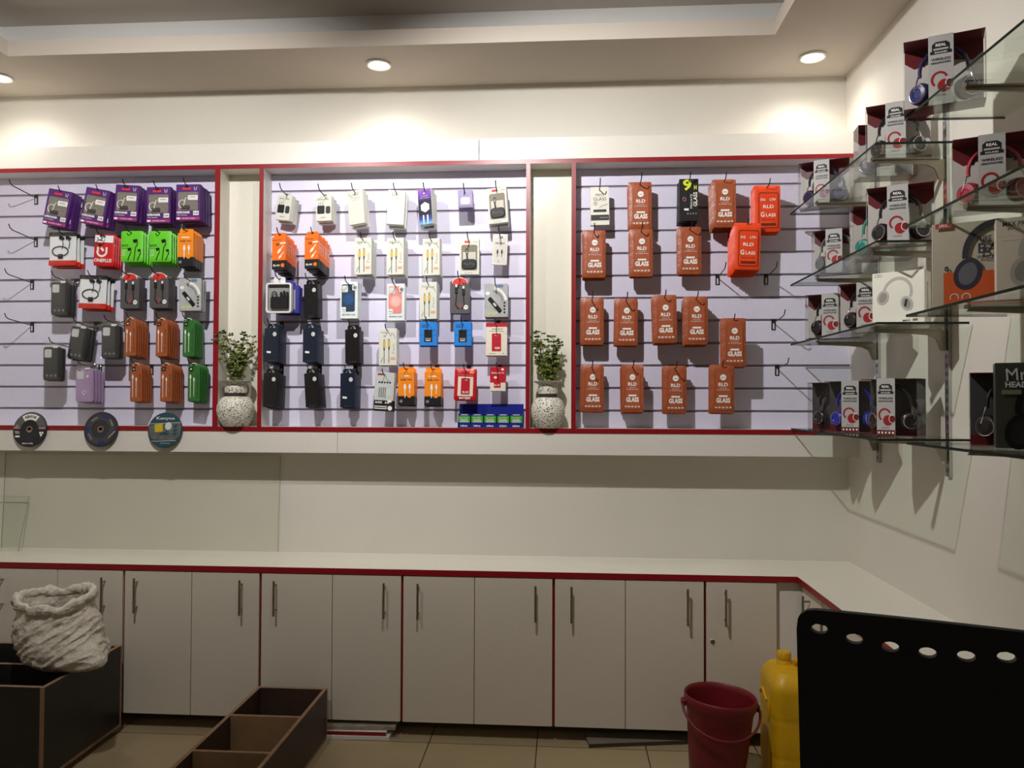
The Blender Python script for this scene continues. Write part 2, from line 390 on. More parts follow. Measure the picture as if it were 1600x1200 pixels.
def cable_pic(g, x, z, s, y, m, rot=0, m2=None, head=1, L=1):   # plug with lead
    def T(a, b): return (x+(a*cos(rot)-b*sin(rot))*s, z+(a*sin(rot)+b*cos(rot))*s)
    for pts, mm in (([(-.5, -.8), (.5, -.8), (.5, .6), (-.5, .6)], m), ([(-.32, .6), (.32, .6), (.32, 1.3), (-.32, 1.3)], m2 or m), ([(-.14, -.8-3*L), (.14, -.8-3*L), (.22, -.8), (-.22, -.8)], m)):
        g.plate([T(*p) for p in pts], y, mm)
    return g
MUL = {}
def b_pouch():
    w, h = .116, .234
    br = mat('rust_pouch_film', (160, 80, 46), .42, var=.12, scale=40, bump=.25)
    dk = mat('rust_pouch_line', (120, 48, 24), .5, var=0)
    t = new('screen_protector_pouch')
    pillow(w, h, .013, br, .0014, seed=3).build('pouch', t, 60)
    G().bx(-w/2+.002, w/2-.002, -.003, -.0012, -.027, -.023, dk).build('seal_strip', t)
    g = G(); y = -.0088
    g.slab(rrect(.078, .176, .008, 3, .004, -.13), -.0078, -.0072, mat('rust_pouch_panel', (166, 84, 50), .4, var=.06, scale=30), .0004)
    g.build('raised_panel', t)
    g = G()
    for dx in (-.039, .039): g.rect(.004+dx, -.13, .0012, .16, y, dk)
    cx = .004
    g.plate(ell(.0145, .0145, cx, -.062), y, WHITE); g.rect(cx, -.063, .016, .0035, y-.0003, mat('grey_print', (150, 140, 132), .5, var=0))
    g.txt('RLD', cx, -.096, .045, .017, y, WHITE, .03)
    g.txt('FULL GLUE', cx, -.113, .034, .0045, y, WHITE, 0); g.txt('HD TEMPERED GLASS', cx, -.122, .06, .0045, y, WHITE, 0)
    g.plate(rrect(.043, .0085, .004, 3, cx, -.152), y, WHITE)
    g.txt('GLASS', cx, -.172, .066, .024, y, WHITE, .045)
    for k in range(5): g.txt(['9H', '3D', '5D', '6D', '9D'][k], cx-.034+.017*k, -.206, .012, .0075, y, WHITE, .05)
    g.build('printed_front', t); return t
def b_bright():
    w, h = .128, .225
    m = mat('bright_orange_film', (232, 70, 22), .38, var=.06, scale=30, bump=.12); dk = mat('orange_outline', (96, 22, 10), .5, var=0)
    t = new('screen_protector_pouch'); pillow(w, h, .012, m, .001, seed=8).build('pouch', t, 60)
    g = G(); y = -.0082
    o = rrect(.094, .172, .01, 4, .006, -.122); i_ = rrect(.089, .167, .009, 4, .006, -.122); n = len(o)
    g.add([(x, y, z) for x, z in o+i_], [(k, (k+1) % n, n+(k+1) % n, n+k) for k in range(n)], dk)
    g.txt('DG', -.02, -.07, .022, .012, y, WHITE, .02); g.txt('LTH', .026, -.07, .027, .012, y, WHITE, .02)
    g.txt('RLD', .006, -.104, .05, .016, y, WHITE, .02); g.txt('G', -.022, -.142, .018, .024, y, WHITE, .02); g.txt('LASS', .017, -.145, .046, .016, y, WHITE, .02)
    g.txt('FULL COVER', .006, -.168, .06, .006, y, dk, 0); g.rect(.006, -.19, .07, .011, y, dk)
    g.build('printed_front', t); return t
def b_proglass():
    w, h = .093, .19
    t = new('screen_protector_pack'); m = mat('pale_card', (228, 226, 214), .45)
    g = G().slab(rrect(w, h, .004, 2, 0, -h/2), -.005, .005, m, .001); g.build('sleeve', t)
    g = G(); y = -.0056
    g.txt('PRO', 0, -.04, .04, .013, y, BLK, 0); g.txt('GLASS', 0, -.06, .064, .016, y, BLK, 0)
    g.ring(.009, .009, .002, y, BLK, -.022, -.082); g.txt('9', -.022, -.082, .006, .01, y, BLK, 0); g.tube([(-.002, y, -.105), (.012, y, -.094), (.04, y, -.087)], .0008, BLK, 4)
    g.rect(0, -.119, .064, .013, y, BLK); g.rect(0, -.153, w-.004, .028, y, BLK); g.rect(.02, -.153, .04, .004, y-.0003, GREY)
    g.build('printed_front', t); return t
def b_nineh():
    w, h = .092, .205
    t = new('screen_protector_pack'); m = mat('black_card', (26, 25, 26), .4); ye = mat('lime_yellow', (214, 222, 36), .5, var=0)
    g = G().slab(rrect(w, h, .004, 2, 0, -h/2), -.006, .006, m, .001); g.build('sleeve', t)
    g = G(); y = -.0066
    g.txt('9', -.008, -.03, .042, .055, y, ye, .03); g.txt('H', .031, -.042, .013, .02, y, ye, .04)
    g.slab(rrect(.034, .086, .005, 3, -.022, -.115), y-.0006, y, mat('phone_grey', (44, 44, 48), .25)); g.ring(.008, .011, .0025, y-.001, mat('pale_pink', (200, 130, 130), .5, var=0), -.022, -.1, rot=.4)
    g.txt('GLASS', .031, -.1, .07, .019, y, WHITE, .02, R(90)); g.txt('PRIVATE', .012, -.11, .07, .01, y, WHITE, 0, R(90))
    g.rect(-.012, -.15, .022, .01, y-.001, WHITE)
    for k in range(4): g.rect(-.005+.013*k, -.17, .006, .008, y, GREY)
    g.build('printed_front', t); return t
def b_purple():
    w, h = .127, .185
    t = new('charger_pack'); pu = mat('purple_card', (82, 38, 112), .42, var=.05); mg = mat('magenta_print', (170, 40, 120), .5, var=0); rd = mat('logo_red', (214, 48, 44), .5, var=0)
    g = G().slab(rrect(w, h, .003, 2, 0, -h/2), -.012, .012, pu, .001); g.build('carton', t)
    g = G().slab(rrect(.104, .094, .006, 3, 0, -.086), -.0128, -.0122, mat('window_backing', (126, 120, 112), .3, var=.1, scale=60))
    g.build('window', t)
    g = G().cb(.0, .052, -.0165, -.0128, -.082, -.056, mat('white_plastic', (232, 232, 228), .35), .002); g.rect(.026, -.066, .03, .003, -.017, GREY); g.build('charger', t)
    g = G().tube([(-.03+.018*cos(a), -.014, -.1+.02*sin(a)) for a in [k*.5 for k in range(1, 11)]] + [(-.012, -.014, -.07), (.0, -.014, -.068)], .0022, MATS['white_plastic'], 5)
    g.cb(-.035, .01, -.016, -.0128, -.128, -.108, mat('dark_cable', (70, 66, 62), .5), .003); g.build('charging_cable', t, 50)
    g = G(); y = -.0128
    g.rect(-.008, -.022, .045, .011, y, rd)
    for s in (-1, 1): g.rect(.038+s*.005, -.022, .0025, .018, y, WHITE, rot=-s*.2)
    g.txt('SUPERCHARGER', -.024, -.143, .068, .011, y, WHITE, .05)
    g.rect(.042, -.147, .029, .022, y, WHITE); g.txt('3.1A', .042, -.147, .022, .012, y-.0004, BLK, .04)
    g.txt('FAST CHARGING', -.03, -.157, .05, .005, y, WHITE, 0); g.rect(.0, -.174, w-.006, .014, y, mg); g.rect(-.05, -.174, .018, .009, y-.0003, WHITE); g.txt('POWER CABLE', .004, -.174, .066, .006, y-.0003, WHITE, 0)
    g.build('printed_front', t); return t
def loop(cx, cz, rx, rz, y, n=26, turns=1.0, a0=0): return [(cx+rx*cos(a0+turns*2*PI*i/n), y-.0006*i/n, cz+rz*sin(a0+turns*2*PI*i/n)) for i in range(n+1)]
def earphones(t, cx, cz, y, s, m):
    g = G()
    g.tube(loop(cx, cz, .034*s, .02*s, y, 36, 2.2, .4), .0022*s, m, 5)
    for dx in (.008, .036):
        g.tube([(cx+dx*s, y, cz+.01*s), (cx+(dx+.004)*s, y, cz+.03*s), (cx+dx*s, y, cz+.05*s)], .0018*s, m, 5)
        g.tube([(cx+(dx-.008)*s, y-.001, cz+.056*s), (cx+(dx+.008)*s, y-.001, cz+.05*s)], [.008*s, .0055*s], m, 8)
    g.cb(cx-.008*s, cx+.012*s, y-.004, y+.002, cz-.03*s, cz-.012*s, m, .001)
    return g.build('earphones', t, 50)
BLKP = mat('black_plastic', (26, 25, 27), .35)
def b_earbag():
    w, h = .147, .172
    t = new('earphone_pack'); rd = mat('red_band', (206, 40, 24), .4)
    G().slab(rrect(w-.006, h-.03, .003, 2, 0, -.078), -.001, .001, mat('white_insert', (240, 244, 246), .5, var=.03)).build('insert_card', t)
    G().slab(rrect(w, .02, .003, 2, 0, -.011), -.004, .004, BLKP, .001).build('header_band', t)
    earphones(t, -.012, -.098, -.005, 1.25, BLKP)
    pillow(w, h, .018, BAG, .003, seed=1).build('clear_bag', t, 60)
    G().slab(rrect(w, .026, .003, 2, 0, -h+.014), -.006, .006, rd, .002).build('bottom_band', t)
    return t
def b_redbag():
    w, h = .11, .165
    t = new('earphone_pack'); rd = mat('red_film', (206, 28, 34), .35, bump=.15, scale=30)
    g = pillow(w, h, .014, rd, .0015, seed=4); g.build('bag', t, 60)
    g = G().rect(0, -.026, w-.012, .036, -.0086, mat('white_insert', (240, 244, 246), .5, var=.03)); y = -.0092
    g.ring(.03, .03, .01, y, WHITE, -.008, -.09, a0=PI, a1=2*PI); g.rect(-.03, -.082, .01, .026, y, WHITE); g.rect(.016, -.082, .01, .026, y, WHITE); g.rect(-.007, -.08, .012, .022, y, WHITE, rot=.7)
    g.txt('ONEPLUS', 0, -.137, .094, .018, y, WHITE, .03); g.build('printed_front', t)
    earphones(t, -.02, -.045, -.01, .6, BLKP); return t
def b_green():
    w, h = .118, .158
    t = new('earphone_pack'); gr = mat('lime_card', (102, 210, 40), .42, bump=.08, scale=30)
    pillow(w, h, .012, gr, .0008, seed=5).build('bag', t, 60)
    g = G()
    for x0, z0, q in ((.028, -.052, 1.15), (-.004, -.094, .9), (.046, -.1, .7)):
        g.tube([(x0-.012*q, -.0105, z0-.002), (x0+.003*q, -.011, z0+.003*q)], [.0075*q, .0055*q], BLKP, 8)
        g.tube([(x0, -.0095, z0), (x0+.004*q, -.009, z0-.014), (x0-.006, -.009, z0-.035), (x0-.014, -.009, -.15)], .0019, BLKP, 5)
    g.build('earphones', t, 50)
    g = G(); y = -.0082; dg = mat('dark_green_print', (40, 120, 24), .5, var=0)
    g.txt('BASS', -.034, -.075, .036, .012, y, dg, .02); g.txt('EARPHONE', -.034, -.09, .036, .006, y, dg, 0)
    for k in range(4): g.rect(-.04, -.1-.009*k, .022, .002, y, WHITE)
    g.build('printed_front', t); return t
def b_box31():
    w, h, d = .082, .19, .026
    t = new('charging_cable_box'); og = mat('orange_card', (245, 140, 20), .42); 
    g = G().cb(-w/2, w/2, -d/2, d/2, -h+.045, -.022, og, .001).cb(-w/2, w/2, -d/2, d/2, -h, -h+.0452, mat('black_card', (26, 25, 26), .4), .001); g.build('carton', t)
    hangtab(t, w*.9, .024, og)
    g = G(); y = -d/2-PRN
    g.rect(0, -.045, .04, .006, y, WHITE); g.txt('3.1A', -.014, -.063, .026, .011, y, BLK, .05); g.txt('CABLE', .016, -.063, .03, .006, y, BLK, .02)
    cable_pic(g, -.006, -.1, .012, y, WHITE, L=1.2); cable_pic(g, .018, -.098, .01, y, WHITE, L=.9)
    g.plate(ell(.008, .008, -.026, -.17), y, GREY); g.plate(ell(.01, .006, .016, -.147), y, og)
    g.build('printed_front', t); return t
def case_shape(g, w, h, y0, y1, m, cam_m, z0, camx=None):
    g.slab(rrect(w, h, .012, 4, 0, z0-h/2), y0, y1, m, .002)
    g.slab(rrect(w*.4, w*.46, .007, 3, -w*.22 if camx is None else camx, z0-.012-w*.23), y0-.0015, y0+.001, cam_m)
    return g
PALE = mat('pale_grey', (206, 208, 206), .4)
def b_casebag(col=(52, 53, 56), nm='black_case', heart=False):
    w, h = .106, .205
    t = new('phone_case_pack'); m = mat(nm, col, .45, var=.08)
    case_shape(G(), .092, .17, -.007, .006, m, PALE, -.03).build('phone_case', t, 40)
    g = G()
    if heart:
        for s in (-1, 1): g.tube([(0, -.009, -.165), (.012*s, -.009, -.15), (.008*s, -.009, -.142), (0, -.009, -.147)], .002, WHITE, 5)
        g.plate([(.018+.012*cos(a)*(1 if k % 2 else .35), -.009, -.07+.012*sin(a)*(1 if k % 2 else .35))[::2] for k, a in enumerate([i*PI/5 for i in range(10)])], -.0095, WHITE)
    else:
        g.rect(0, -.152, .082, .003, -.0078, BLK)
        for k in range(3): g.plate(ell(.0065, .0065, -.024+.022*k, -.176, 12), -.0078, GREY)
    g.rect(.02, -.03, .026, .011, -.011, WHITE); g.build('sticker', t)
    pillow(w, h, .024, BAG, .004, seed=col[0]+h).build('clear_bag', t, 60)
    return t
def b_purplecase(): return b_casebag((178, 150, 190), 'lilac_case', True)
def b_greycard():
    w, h = .1, .182
    t = new('cable_pack'); gm = mat('grey_card', (84, 80, 82), .42, var=.1); rd = mat('logo_red', (214, 48, 44), .5, var=0)
    G().slab(rrect(w, h-.02, .006, 3, 0, -.02-(h-.02)/2), -.005, .005, gm, .001).build('card', t)
    arch = [(w*.4*cos(a), -.03+.03*sin(a)) for a in [PI*i/12 for i in range(13)]]
    g = G().slab(arch, -.0065, -.0052, WHITE); g.slab([(x*.93, -.03+(z+.03)*.9) for x, z in arch], -.0075, -.0065, rd); g.build('hang_tab', t)
    g = G(); y = -.0075
    for s, L in ((-1, 0), (1, 0)):
        x = s*.018; top_ = -.05-(.008 if s > 0 else 0)
        g.tube([(x, y, top_-.02), (x, y, -.1), (x+s*.004, y, -.14), (x-s*.012, y, -.158)], .0022, BLKP, 5); g.cb(x-.007, x+.007, y-.003, y+.002, top_-.03, top_, BLKP, .001); g.cb(x-.0045, x+.0045, y-.002, y+.001, top_, top_+.014, mat('white_plastic', (232, 232, 228), .35), .0005)
    g.build('usb_cable', t)
    g = G(); y = -.0058
    g.rect(-.01, -.034, .045, .01, y-.002, rd); g.plate(ell(.0115, .0115, .03, -.15, 16), y-.001, WHITE); g.txt('1M', .03, -.15, .012, .008, y-.0015, BLK, 0); g.txt('USB', 0, -.14, .012, .022, y, rd, 0)
    g.build('printed_front', t); return t
def b_silver():
    w, h = .118, .166
    t = new('car_charger_pack'); sm = mat('silver_card', (176, 178, 178), .3, var=.15, scale=20)
    G().slab(rrect(w, h, .004, 2, 0, -h/2), -.005, .005, sm, .001).build('card', t)
    g = G(); y = -.0058
    g.ring(.075, .075, .012, y, WHITE, -.02, -.09, a0=.1, a1=1.4); g.ring(.055, .055, .006, y, mat('mid_grey', (120, 122, 124), .4), -.02, -.09, a0=.1, a1=1.5)
    g.plate(ell(.011, .009, -.042, -.048, 14), y, WHITE); g.rect(.02, -.012, .03, .014, y, mat('blue_print', (96, 116, 156), .5, var=0))
    for r_ in range(4):
        for q in range(1): g.plate(ell(.0055, .0055, .042, -.095-.016*r_, 12), y, BLK)
    for k in range(6): g.rect(-.04+.009*k, -.15+.003*(k % 3), .007, .014, y, mat('pale_lime', (196, 204, 130), .5, var=0), rot=.5)
    g.build('printed_front', t)
    G().cb(-.01, .01, -.012, -.005, -.045, .045, BLKP, .004, Matrix.Translation((-.006, 0, -.105)) @ Matrix.Rotation(R(-40), 4, 'Y')).rect(0, 0, .01, .02, -.0125, PALE, Matrix.Translation((-.006, 0, -.105)) @ Matrix.Rotation(R(-40), 4, 'Y')).build('charger', t)
    return t
def cablepouch(col, nm):
    w, h = .066, .2
    t = new('cable_pouch'); m = mat(nm, col, .45, var=.1, scale=50, bump=.1)
    o = [(w/2, -h+.004), (w/2, -.035)] + [(w/2*cos(a), -.035+.035*sin(a)) for a in [PI*i/10 for i in range(1, 10)]] + [(-w/2, -.035), (-w/2, -h+.004), (-w/2+.004, -h), (w/2-.004, -h)]
    G().slab(list(reversed(o)) if False else o, -.006, .006, m, .002).build('pouch', t)
    g = G(); y = -.0066
    g.ring(.02, .014, .003, y, WHITE, .0, -.018, a0=.2, a1=PI-.2); g.rect(-.014, -.035, .022, .02, y, BLK, rot=.15); g.rect(-.014, -.035, .01, .006, y-.0003, WHITE)
    cable_pic(g, -.018, -.075, .009, y, WHITE, L=3.6); cable_pic(g, .002, -.088, .008, y, WHITE, L=3.4)
    for k in range(3): g.txt('FAST CABLE', .022, -.075-.045*k, .034, .007, y, BLK, 0, R(90))
    g.build('printed_front', t); return t
def b_cabor(): return cablepouch((162, 84, 42), 'copper_pouch')
def b_cabgr(): return cablepouch((46, 110, 42), 'green_pouch')
WCARD = mat('white_card', (216, 217, 206), .4, var=.015)
def b_charger():
    w, h, d = .084, .125, .034
    t = new('charger_box'); G().cb(-w/2, w/2, -d/2, d/2, -.02-h, -.018, WCARD, .0012).build('carton', t)
    hangtab(t, w*.62, .024, mat('clear_tab', (206, 206, 204), .2))
    g = G(); y = -d/2-PRN; z = -.02
    g.txt('POWER ADAPTER', 0, z-.016, .056, .006, y, BLK, 0); g.txt('20W', 0, z-.026, .012, .005, y, GREY, 0)
    g.plate(rrect(.04, .042, .005, 3, -.014, z-.068), y, BLK); g.plate(rrect(.025, .038, .008, 3, .025, z-.07), y, mat('dark_grey', (58, 58, 60), .4))
    for k in range(3): g.rect(-.026+.011*k, z-.04+.004*(k == 1), .002, .016, y, BLK)
    g.txt('USB-C', 0, z-.108, .03, .006, y, BLK, 0); g.build('printed_front', t); return t
def b_plain():
    w, h, d = .087, .172, .04
    t = new('accessory_box'); G().cb(-w/2, w/2, -d/2, d/2, -h, 0, WCARD, .0012).build('carton', t)
    g = G(); y = -d/2-PRN
    g.plate(ell(.0035, .0045, 0, -.022, 12), y, BLK); g.txt('USB-C to Lightning Cable', 0, -.038, .052, .006, y, GREY, 0); g.txt('1m', 0, -.05, .03, .004, y, GREY, 0); g.txt('Designed', .004, -.088, .03, .006, y, PALE, 0)
    g.build('printed_front', t); return t
def grad(name, stops):
    if name in MATS: return MATS[name]
    m = mat(name, (128, 128, 128), .35, var=0); nt = m.node_tree; b = nt.nodes['Principled BSDF']
    tc = nt.nodes.new('ShaderNodeTexCoord'); sp = nt.nodes.new('ShaderNodeSeparateXYZ'); mr = nt.nodes.new('ShaderNodeMapRange'); r = nt.nodes.new('ShaderNodeValToRGB')
    mr.inputs['From Min'].default_value = 0; mr.inputs['From Max'].default_value = -.178
    nt.links.new(tc.outputs['Object'], sp.inputs[0]); nt.links.new(sp.outputs['Z'], mr.inputs['Value']); nt.links.new(mr.outputs[0], r.inputs['Fac']); nt.links.new(r.outputs['Color'], b.inputs['Base Color'])
    e = r.color_ramp.elements
    while len(e) < len(stops): e.new(.5)
    for k, (p_, c_) in enumerate(stops): e[k].position = p_; e[k].color = lin(c_)
    return m
def b_purbox():
    w, h, d = .073, .178, .045
    t = new('charger_box'); gm = grad('galaxy_print', [(0, (150, 100, 190)), (.18, (110, 60, 170)), (.34, (26, 20, 50)), (.72, (20, 18, 50)), (.86, (60, 70, 160)), (1, (120, 190, 225))])
    G().cb(-w/2, w/2, -d/2, d/2, -h, 0, WCARD, .0012).build('carton', t)
    g = G(); y = -d/2-PRN
    g.rect(0, -h/2, w-.002, h-.002, y, gm); y -= .0003
    g.plate(ell(.004, .005, -.002, -.022, 12), y, WHITE); g.txt('Power Adapter', 0, -.036, .04, .006, y, WHITE, 0); g.txt('Fast Charge', 0, -.046, .048, .005, y, WHITE, 0)
    g.plate([(.026*cos(a), -.092+.026*sin(a)) for a in [PI/6+PI/3*i for i in range(6)]], y, WHITE)
    for s in (-1, 1): g.rect(s*.011, -.146, .0075, .03, y, WHITE); g.rect(s*.011, -.168, .0035, .02, y, WHITE)
    g.build('printed_front', t); return t
def b_smallpur():
    w, h, d = .073, .087, .02
    t = new('charger_box'); vm = mat('violet_card', (150, 134, 186), .42, var=.1, scale=30)
    G().cb(-w/2, w/2, -d/2, d/2, -h, 0, vm, .0012).build('carton', t)
    g = G(); y = -d/2-PRN
    g.plate(rrect(.046, .034, .008, 3, 0, -.053), y, WHITE); g.rect(0, -.08, .066, .008, y, GREY); g.build('printed_front', t); return t
def b_keychain():
    w, h, d = .099, .178, .03
    t = new('earbud_case_box'); G().cb(-w/2, w/2, -d/2, d/2, -h, 0, WCARD, .0012).build('carton', t)
    y = -d/2
    G().slab(rrect(.08, .128, .01, 4, 0, -.093), y-.0008, y+.002, mat('window_shade', (132, 122, 104), .3)).rect(0, -.1, .064, .07, y-.0012, mat('window_pale', (206, 202, 190), .3)).build('window', t)
    g = G().slab(rrect(.074, .05, .018, 4, 0, -.126), y-.008, y-.001, BLKP, .003); 
    for k in range(4): g.plate(ell(.008, .006, -.021+.014*k, -.124-.004*(k % 2), 8), y-.0084, mat('dark_leather', (70, 68, 70), .3))
    g.build('earbud_case', t, 40)
    g = G().tube([(x, y-.005, z) for x, _, z in loop(-.012, -.06, .0065, .012, 0, 14)], .0017, CHROME, 6); g.tube([(-.012, y-.005, -.072), (-.01, y-.005, -.1)], .004, BLKP, 6); g.build('clip_ring', t, 50)
    g = G().rect(-.012, -.014, .024, .011, y-PRN, mat('logo_red', (214, 48, 44), .5, var=0)); g.txt('Series', .03, -.014, .022, .006, y-PRN, GREY, 0); g.txt('Protective case', -.005, -.169, .04, .006, y-PRN, GREY, 0); g.build('printed_front', t)
    return t
def b_orusb():
    w, h, d = .075, .165, .022
    t = new('cable_box'); og = mat('orange_box_card', (240, 112, 24), .42, var=.04); 
    G().cb(-w/2, w/2, -d/2, d/2, -h+.025, -.022, og, .001).cb(-w/2, w/2, -d/2, d/2, -h-.02, -h+.0252, MATS['black_card'] if 'black_card' in MATS else mat('black_card', (26, 25, 26), .4), .001).build('carton', t)
    hangtab(t, w*.84, .024, og)
    g = G(); y = -d/2-PRN
    g.rect(-.012, -.038, .05, .002, y, BLK); g.txt('SO', -.006, -.06, .018, .013, y, BLK, .05); g.rect(.022, -.054, .03, .007, y, WHITE, rot=.06)
    cable_pic(g, .004, -.092, .012, y, WHITE, rot=R(140), L=.7); cable_pic(g, .008, -.122, .009, y, WHITE, rot=R(140), L=.9)
    g.txt('ELAII', -.012, -.165, .034, .009, y, WHITE, .02); g.plate(ell(.01, .01, .022, -.165, 16), y, og); g.build('printed_front', t)
    g = G(); M_ = Matrix.Translation((w/2+PRN, 0, 0)) @ Matrix.Rotation(R(90), 4, 'Z')
    g.txt('CABLE', 0, -.08, .06, .009, 0, WHITE, 0, R(90), M_); g.build('side_print', t); return t
def b_wcable():
    w, h, d = .09, .184, .026
    t = new('cable_box'); G().cb(-w/2, w/2, -d/2, d/2, -h, 0, WCARD, .0012).build('carton', t)
    g = G(); y = -d/2-PRN; gd = mat('gold_plug', (208, 176, 84), .4)
    g.rect(0, -.024, .07, .0012, y, GREY); g.txt('USB CABLE', -.02, -.018, .026, .005, y, GREY, 0)
    dg_ = mat('graphite', (70, 70, 72), .4)
    for x_, z_ in ((-.018, -.082), (.006, -.078)):
        g.rect(x_, z_, .013, .03, y, gd); g.rect(x_, z_+.021, .008, .012, y, mat('plug_steel', (150, 146, 136), .35)); g.rect(x_, z_-.021, .0075, .014, y, dg_); g.rect(x_, z_-.06, .0034, .066, y, dg_)
    g.txt('Fast', .028, -.1, .05, .013, y, mat('soft_grey_print', (168, 168, 162), .5, var=0), 0, R(90)); g.rect(.026, -.15, .024, .012, y, mat('salmon_print', (222, 160, 120), .5, var=0)); g.tube([(-.034, y, -.17), (-.026, y, -.152), (-.022, y, -.145)], .001, BLK, 4)
    g.tube([(.026, y, -.028), (.034, y, -.036), (.038, y, -.05)], .0012, GREY, 4)
    g.build('printed_front', t); return t
def b_usbcard():
    w, h = .075, .155
    t = new('cable_pack'); m = mat('ivory_card', (226, 222, 212), .45)
    G().slab(rrect(w, h, .003, 2, 0, -h/2), -.005, .005, m, .001).build('card', t)
    g = G(); y = -.0058
    g.plate(ell(.016, .005, 0, -.016, 14), y, BLK); g.txt('USB CABLE', 0, -.046, .046, .008, y, BLK, .02)
    for s in (-1, 1): cable_pic(g, s*.011, -.09, .009, y, BLK, L=.7)
    g.txt('2', -.004, -.138, .006, .012, y, BLK, 0); g.build('printed_front', t)
    pillow(w+.006, h+.004, .014, BAG, .002, seed=6, z0=.002).build('clear_bag', t, 60); return t
def b_clearbox():
    w, h, d = .13, .152, .026
    t = new('car_kit_box'); wf = mat('white_frame', (222, 222, 220), .3)
    o = rrect(w, h, .014, 4, 0, -.03-h/2); i_ = rrect(w-.016, h-.016, .009, 4, 0, -.03-h/2); n = len(o)
    g = G().add([(x, y, z) for y in (-d/2, d/2) for x, z in o] + [(x, y, z) for y in (-d/2, d/2) for x, z in i_],
        [(k, (k+1) % n, 2*n+(k+1) % n, 2*n+k) for k in range(n)] + [((k+1) % n, k, n+k, n+(k+1) % n) for k in range(n)] + [(2*n+k, 2*n+(k+1) % n, 3*n+(k+1) % n, 3*n+k) for k in range(n)] + [(n+(k+1) % n, n+k, 3*n+k, 3*n+(k+1) % n) for k in range(n)], wf)
    g.build('frame', t); hangtab(t, .06, .036, wf)
    G().rect(0, -.03-h/2, w-.016, h-.016, d/2-.002, mat('grey_backing', (150, 148, 146), .4)).build('backing_card', t)
    g = G().cb(-.045, .045, -.008, .008, -.16, -.1, BLKP, .004); g.tube(loop(-.025, -.09, .012, .016, -.004, 16), .003, BLKP, 6)
    for k in range(3): g.cb(.004+.016*k, .013+.016*k, -.006, .004, -.1, -.075+.006*(k % 2), BLKP, .001)
    g.build('car_charger', t)
    G().rect(0, -.03-h/2, w-.014, h-.014, -d/2+.001, ACR).build('clear_lid', t); return t
def b_blueback():
    w, h, d = .118, .14, .024
    t = new('car_kit_box'); bl = mat('blue_box', (48, 48, 140), .4); hangtab(t, .05, .032, bl)
    G().cb(-w/2, w/2, -d/2, d/2, -.03-h, -.028, bl, .003).build('carton', t)
    G().rect(0, -.1, .08, .1, -d/2-PRN, mat('grey_backing', (150, 148, 146), .4)).build('printed_front', t); return t
def uve(col, nm, stick):
    w, h, d = .08, .17, .026
    t = new('phone_case_box'); m = mat(nm, col, .3, var=.1)
    G().cb(-w/2, w/2, -d/2, d/2, -.025-h, -.024, m, .0012).build('carton', t)
    o = [(.032, -.026)] + [(.02+.012*cos(a)-.0, -.013+.012*sin(a)) for a in [PI/2*i/4 for i in range(5)]] + [(-.02+.012*cos(a), -.013+.012*sin(a)) for a in [PI/2+PI/2*i/4 for i in range(5)]] + [(-.032, -.026)]
    g = G().slab(o, -.0008, .0008, m); g.build('hang_tab', t)
    g = G().tube([(-.014, -.002, -.02), (-.004, -.002, -.009), (.003, -.002, -.008), (.014, -.002, -.021), (.006, -.002, -.021), (0, -.002, -.015)], .0013, PALE, 4); g.build('hang_hole_rim', t)
    y = -d/2-PRN
    g = G().plate(ell(.0112, .0112, .019, -.055, 18), y, PALE)
    g.txt('PHONE CASE', -.02, -.038, .026, .003, y, mat('dim_print', (70, 74, 86), .4, var=0), 0)
    for k, ch in enumerate('UVC'): g.txt(ch, -.012+.013*k, -.187, .005, .006, y, GREY, 0)
    g.build('printed_front', t)
    if stick: G().rect(-.014, -.145, .024, .01, y-.0003, WHITE, rot=-.1).build('price_sticker', t)
    return t
def b_uveblack(): return uve((24, 22, 24), 'black_case_box', False)
def b_uvenavy(): return uve((24, 34, 52), 'navy_case_box', True)
def magsafe(col, nm, ring_, rn):
    w, h, d = .09, .186, .014
    t = new('phone_case_box'); G().cb(-w/2, w/2, -d/2, d/2, -h, 0, mat('pale_blue_card', (222, 230, 230), .35), .0012).build('carton', t)
    y = -d/2
    m = mat(nm, col, .35); rm = mat(rn, ring_, .35)
    G().slab(rrect(.068, .138, .009, 3, -.003, -.082), y-.0008, y+.002, m).build('window', t)
    g = G(); g.plate(rrect(.03, .034, .006, 3, -.02, -.036), y-.0012, PALE); g.plate(ell(.027, .027, 0, -.09, 24), y-.0014, m); g.ring(.0285, .0285, .004, y-.0016, rm, 0, -.09, 28); g.plate(ell(.022, .022, 0, -.09, 24), y-.0016, rm); g.rect(0, -.132, .022, .026, y-.0012, m); g.build('phone_case', t)
    g = G(); g.plate(rrect(.022, .028, .005, 3, .028, -.03), y-.0018, mat('pale_blue_card', (222, 230, 230), .35)); g.plate(ell(.0095, .0095, .03, -.03, 16), y-.0022, BLK); g.ring(.006, .006, .0015, y-.0026, WHITE, .03, -.03, 14)
    g.plate(rrect(.022, .024, .003, 2, -.026, -.14), y-.0018, MATS['pale_blue_card']); g.txt('3x', -.026, -.14, .014, .009, y-.0024, BLK, 0)
    g.txt('MAGNETIC CASE', 0, -.166, .064, .007, y-PRN, BLK, .02); g.build('printed_front', t); return t
def b_magnavy(): return magsafe((38, 56, 78), 'navy_back', (34, 76, 128), 'navy_ring')
def b_magpink(): return magsafe((222, 140, 132), 'pink_back', (240, 184, 174), 'pink_ring')
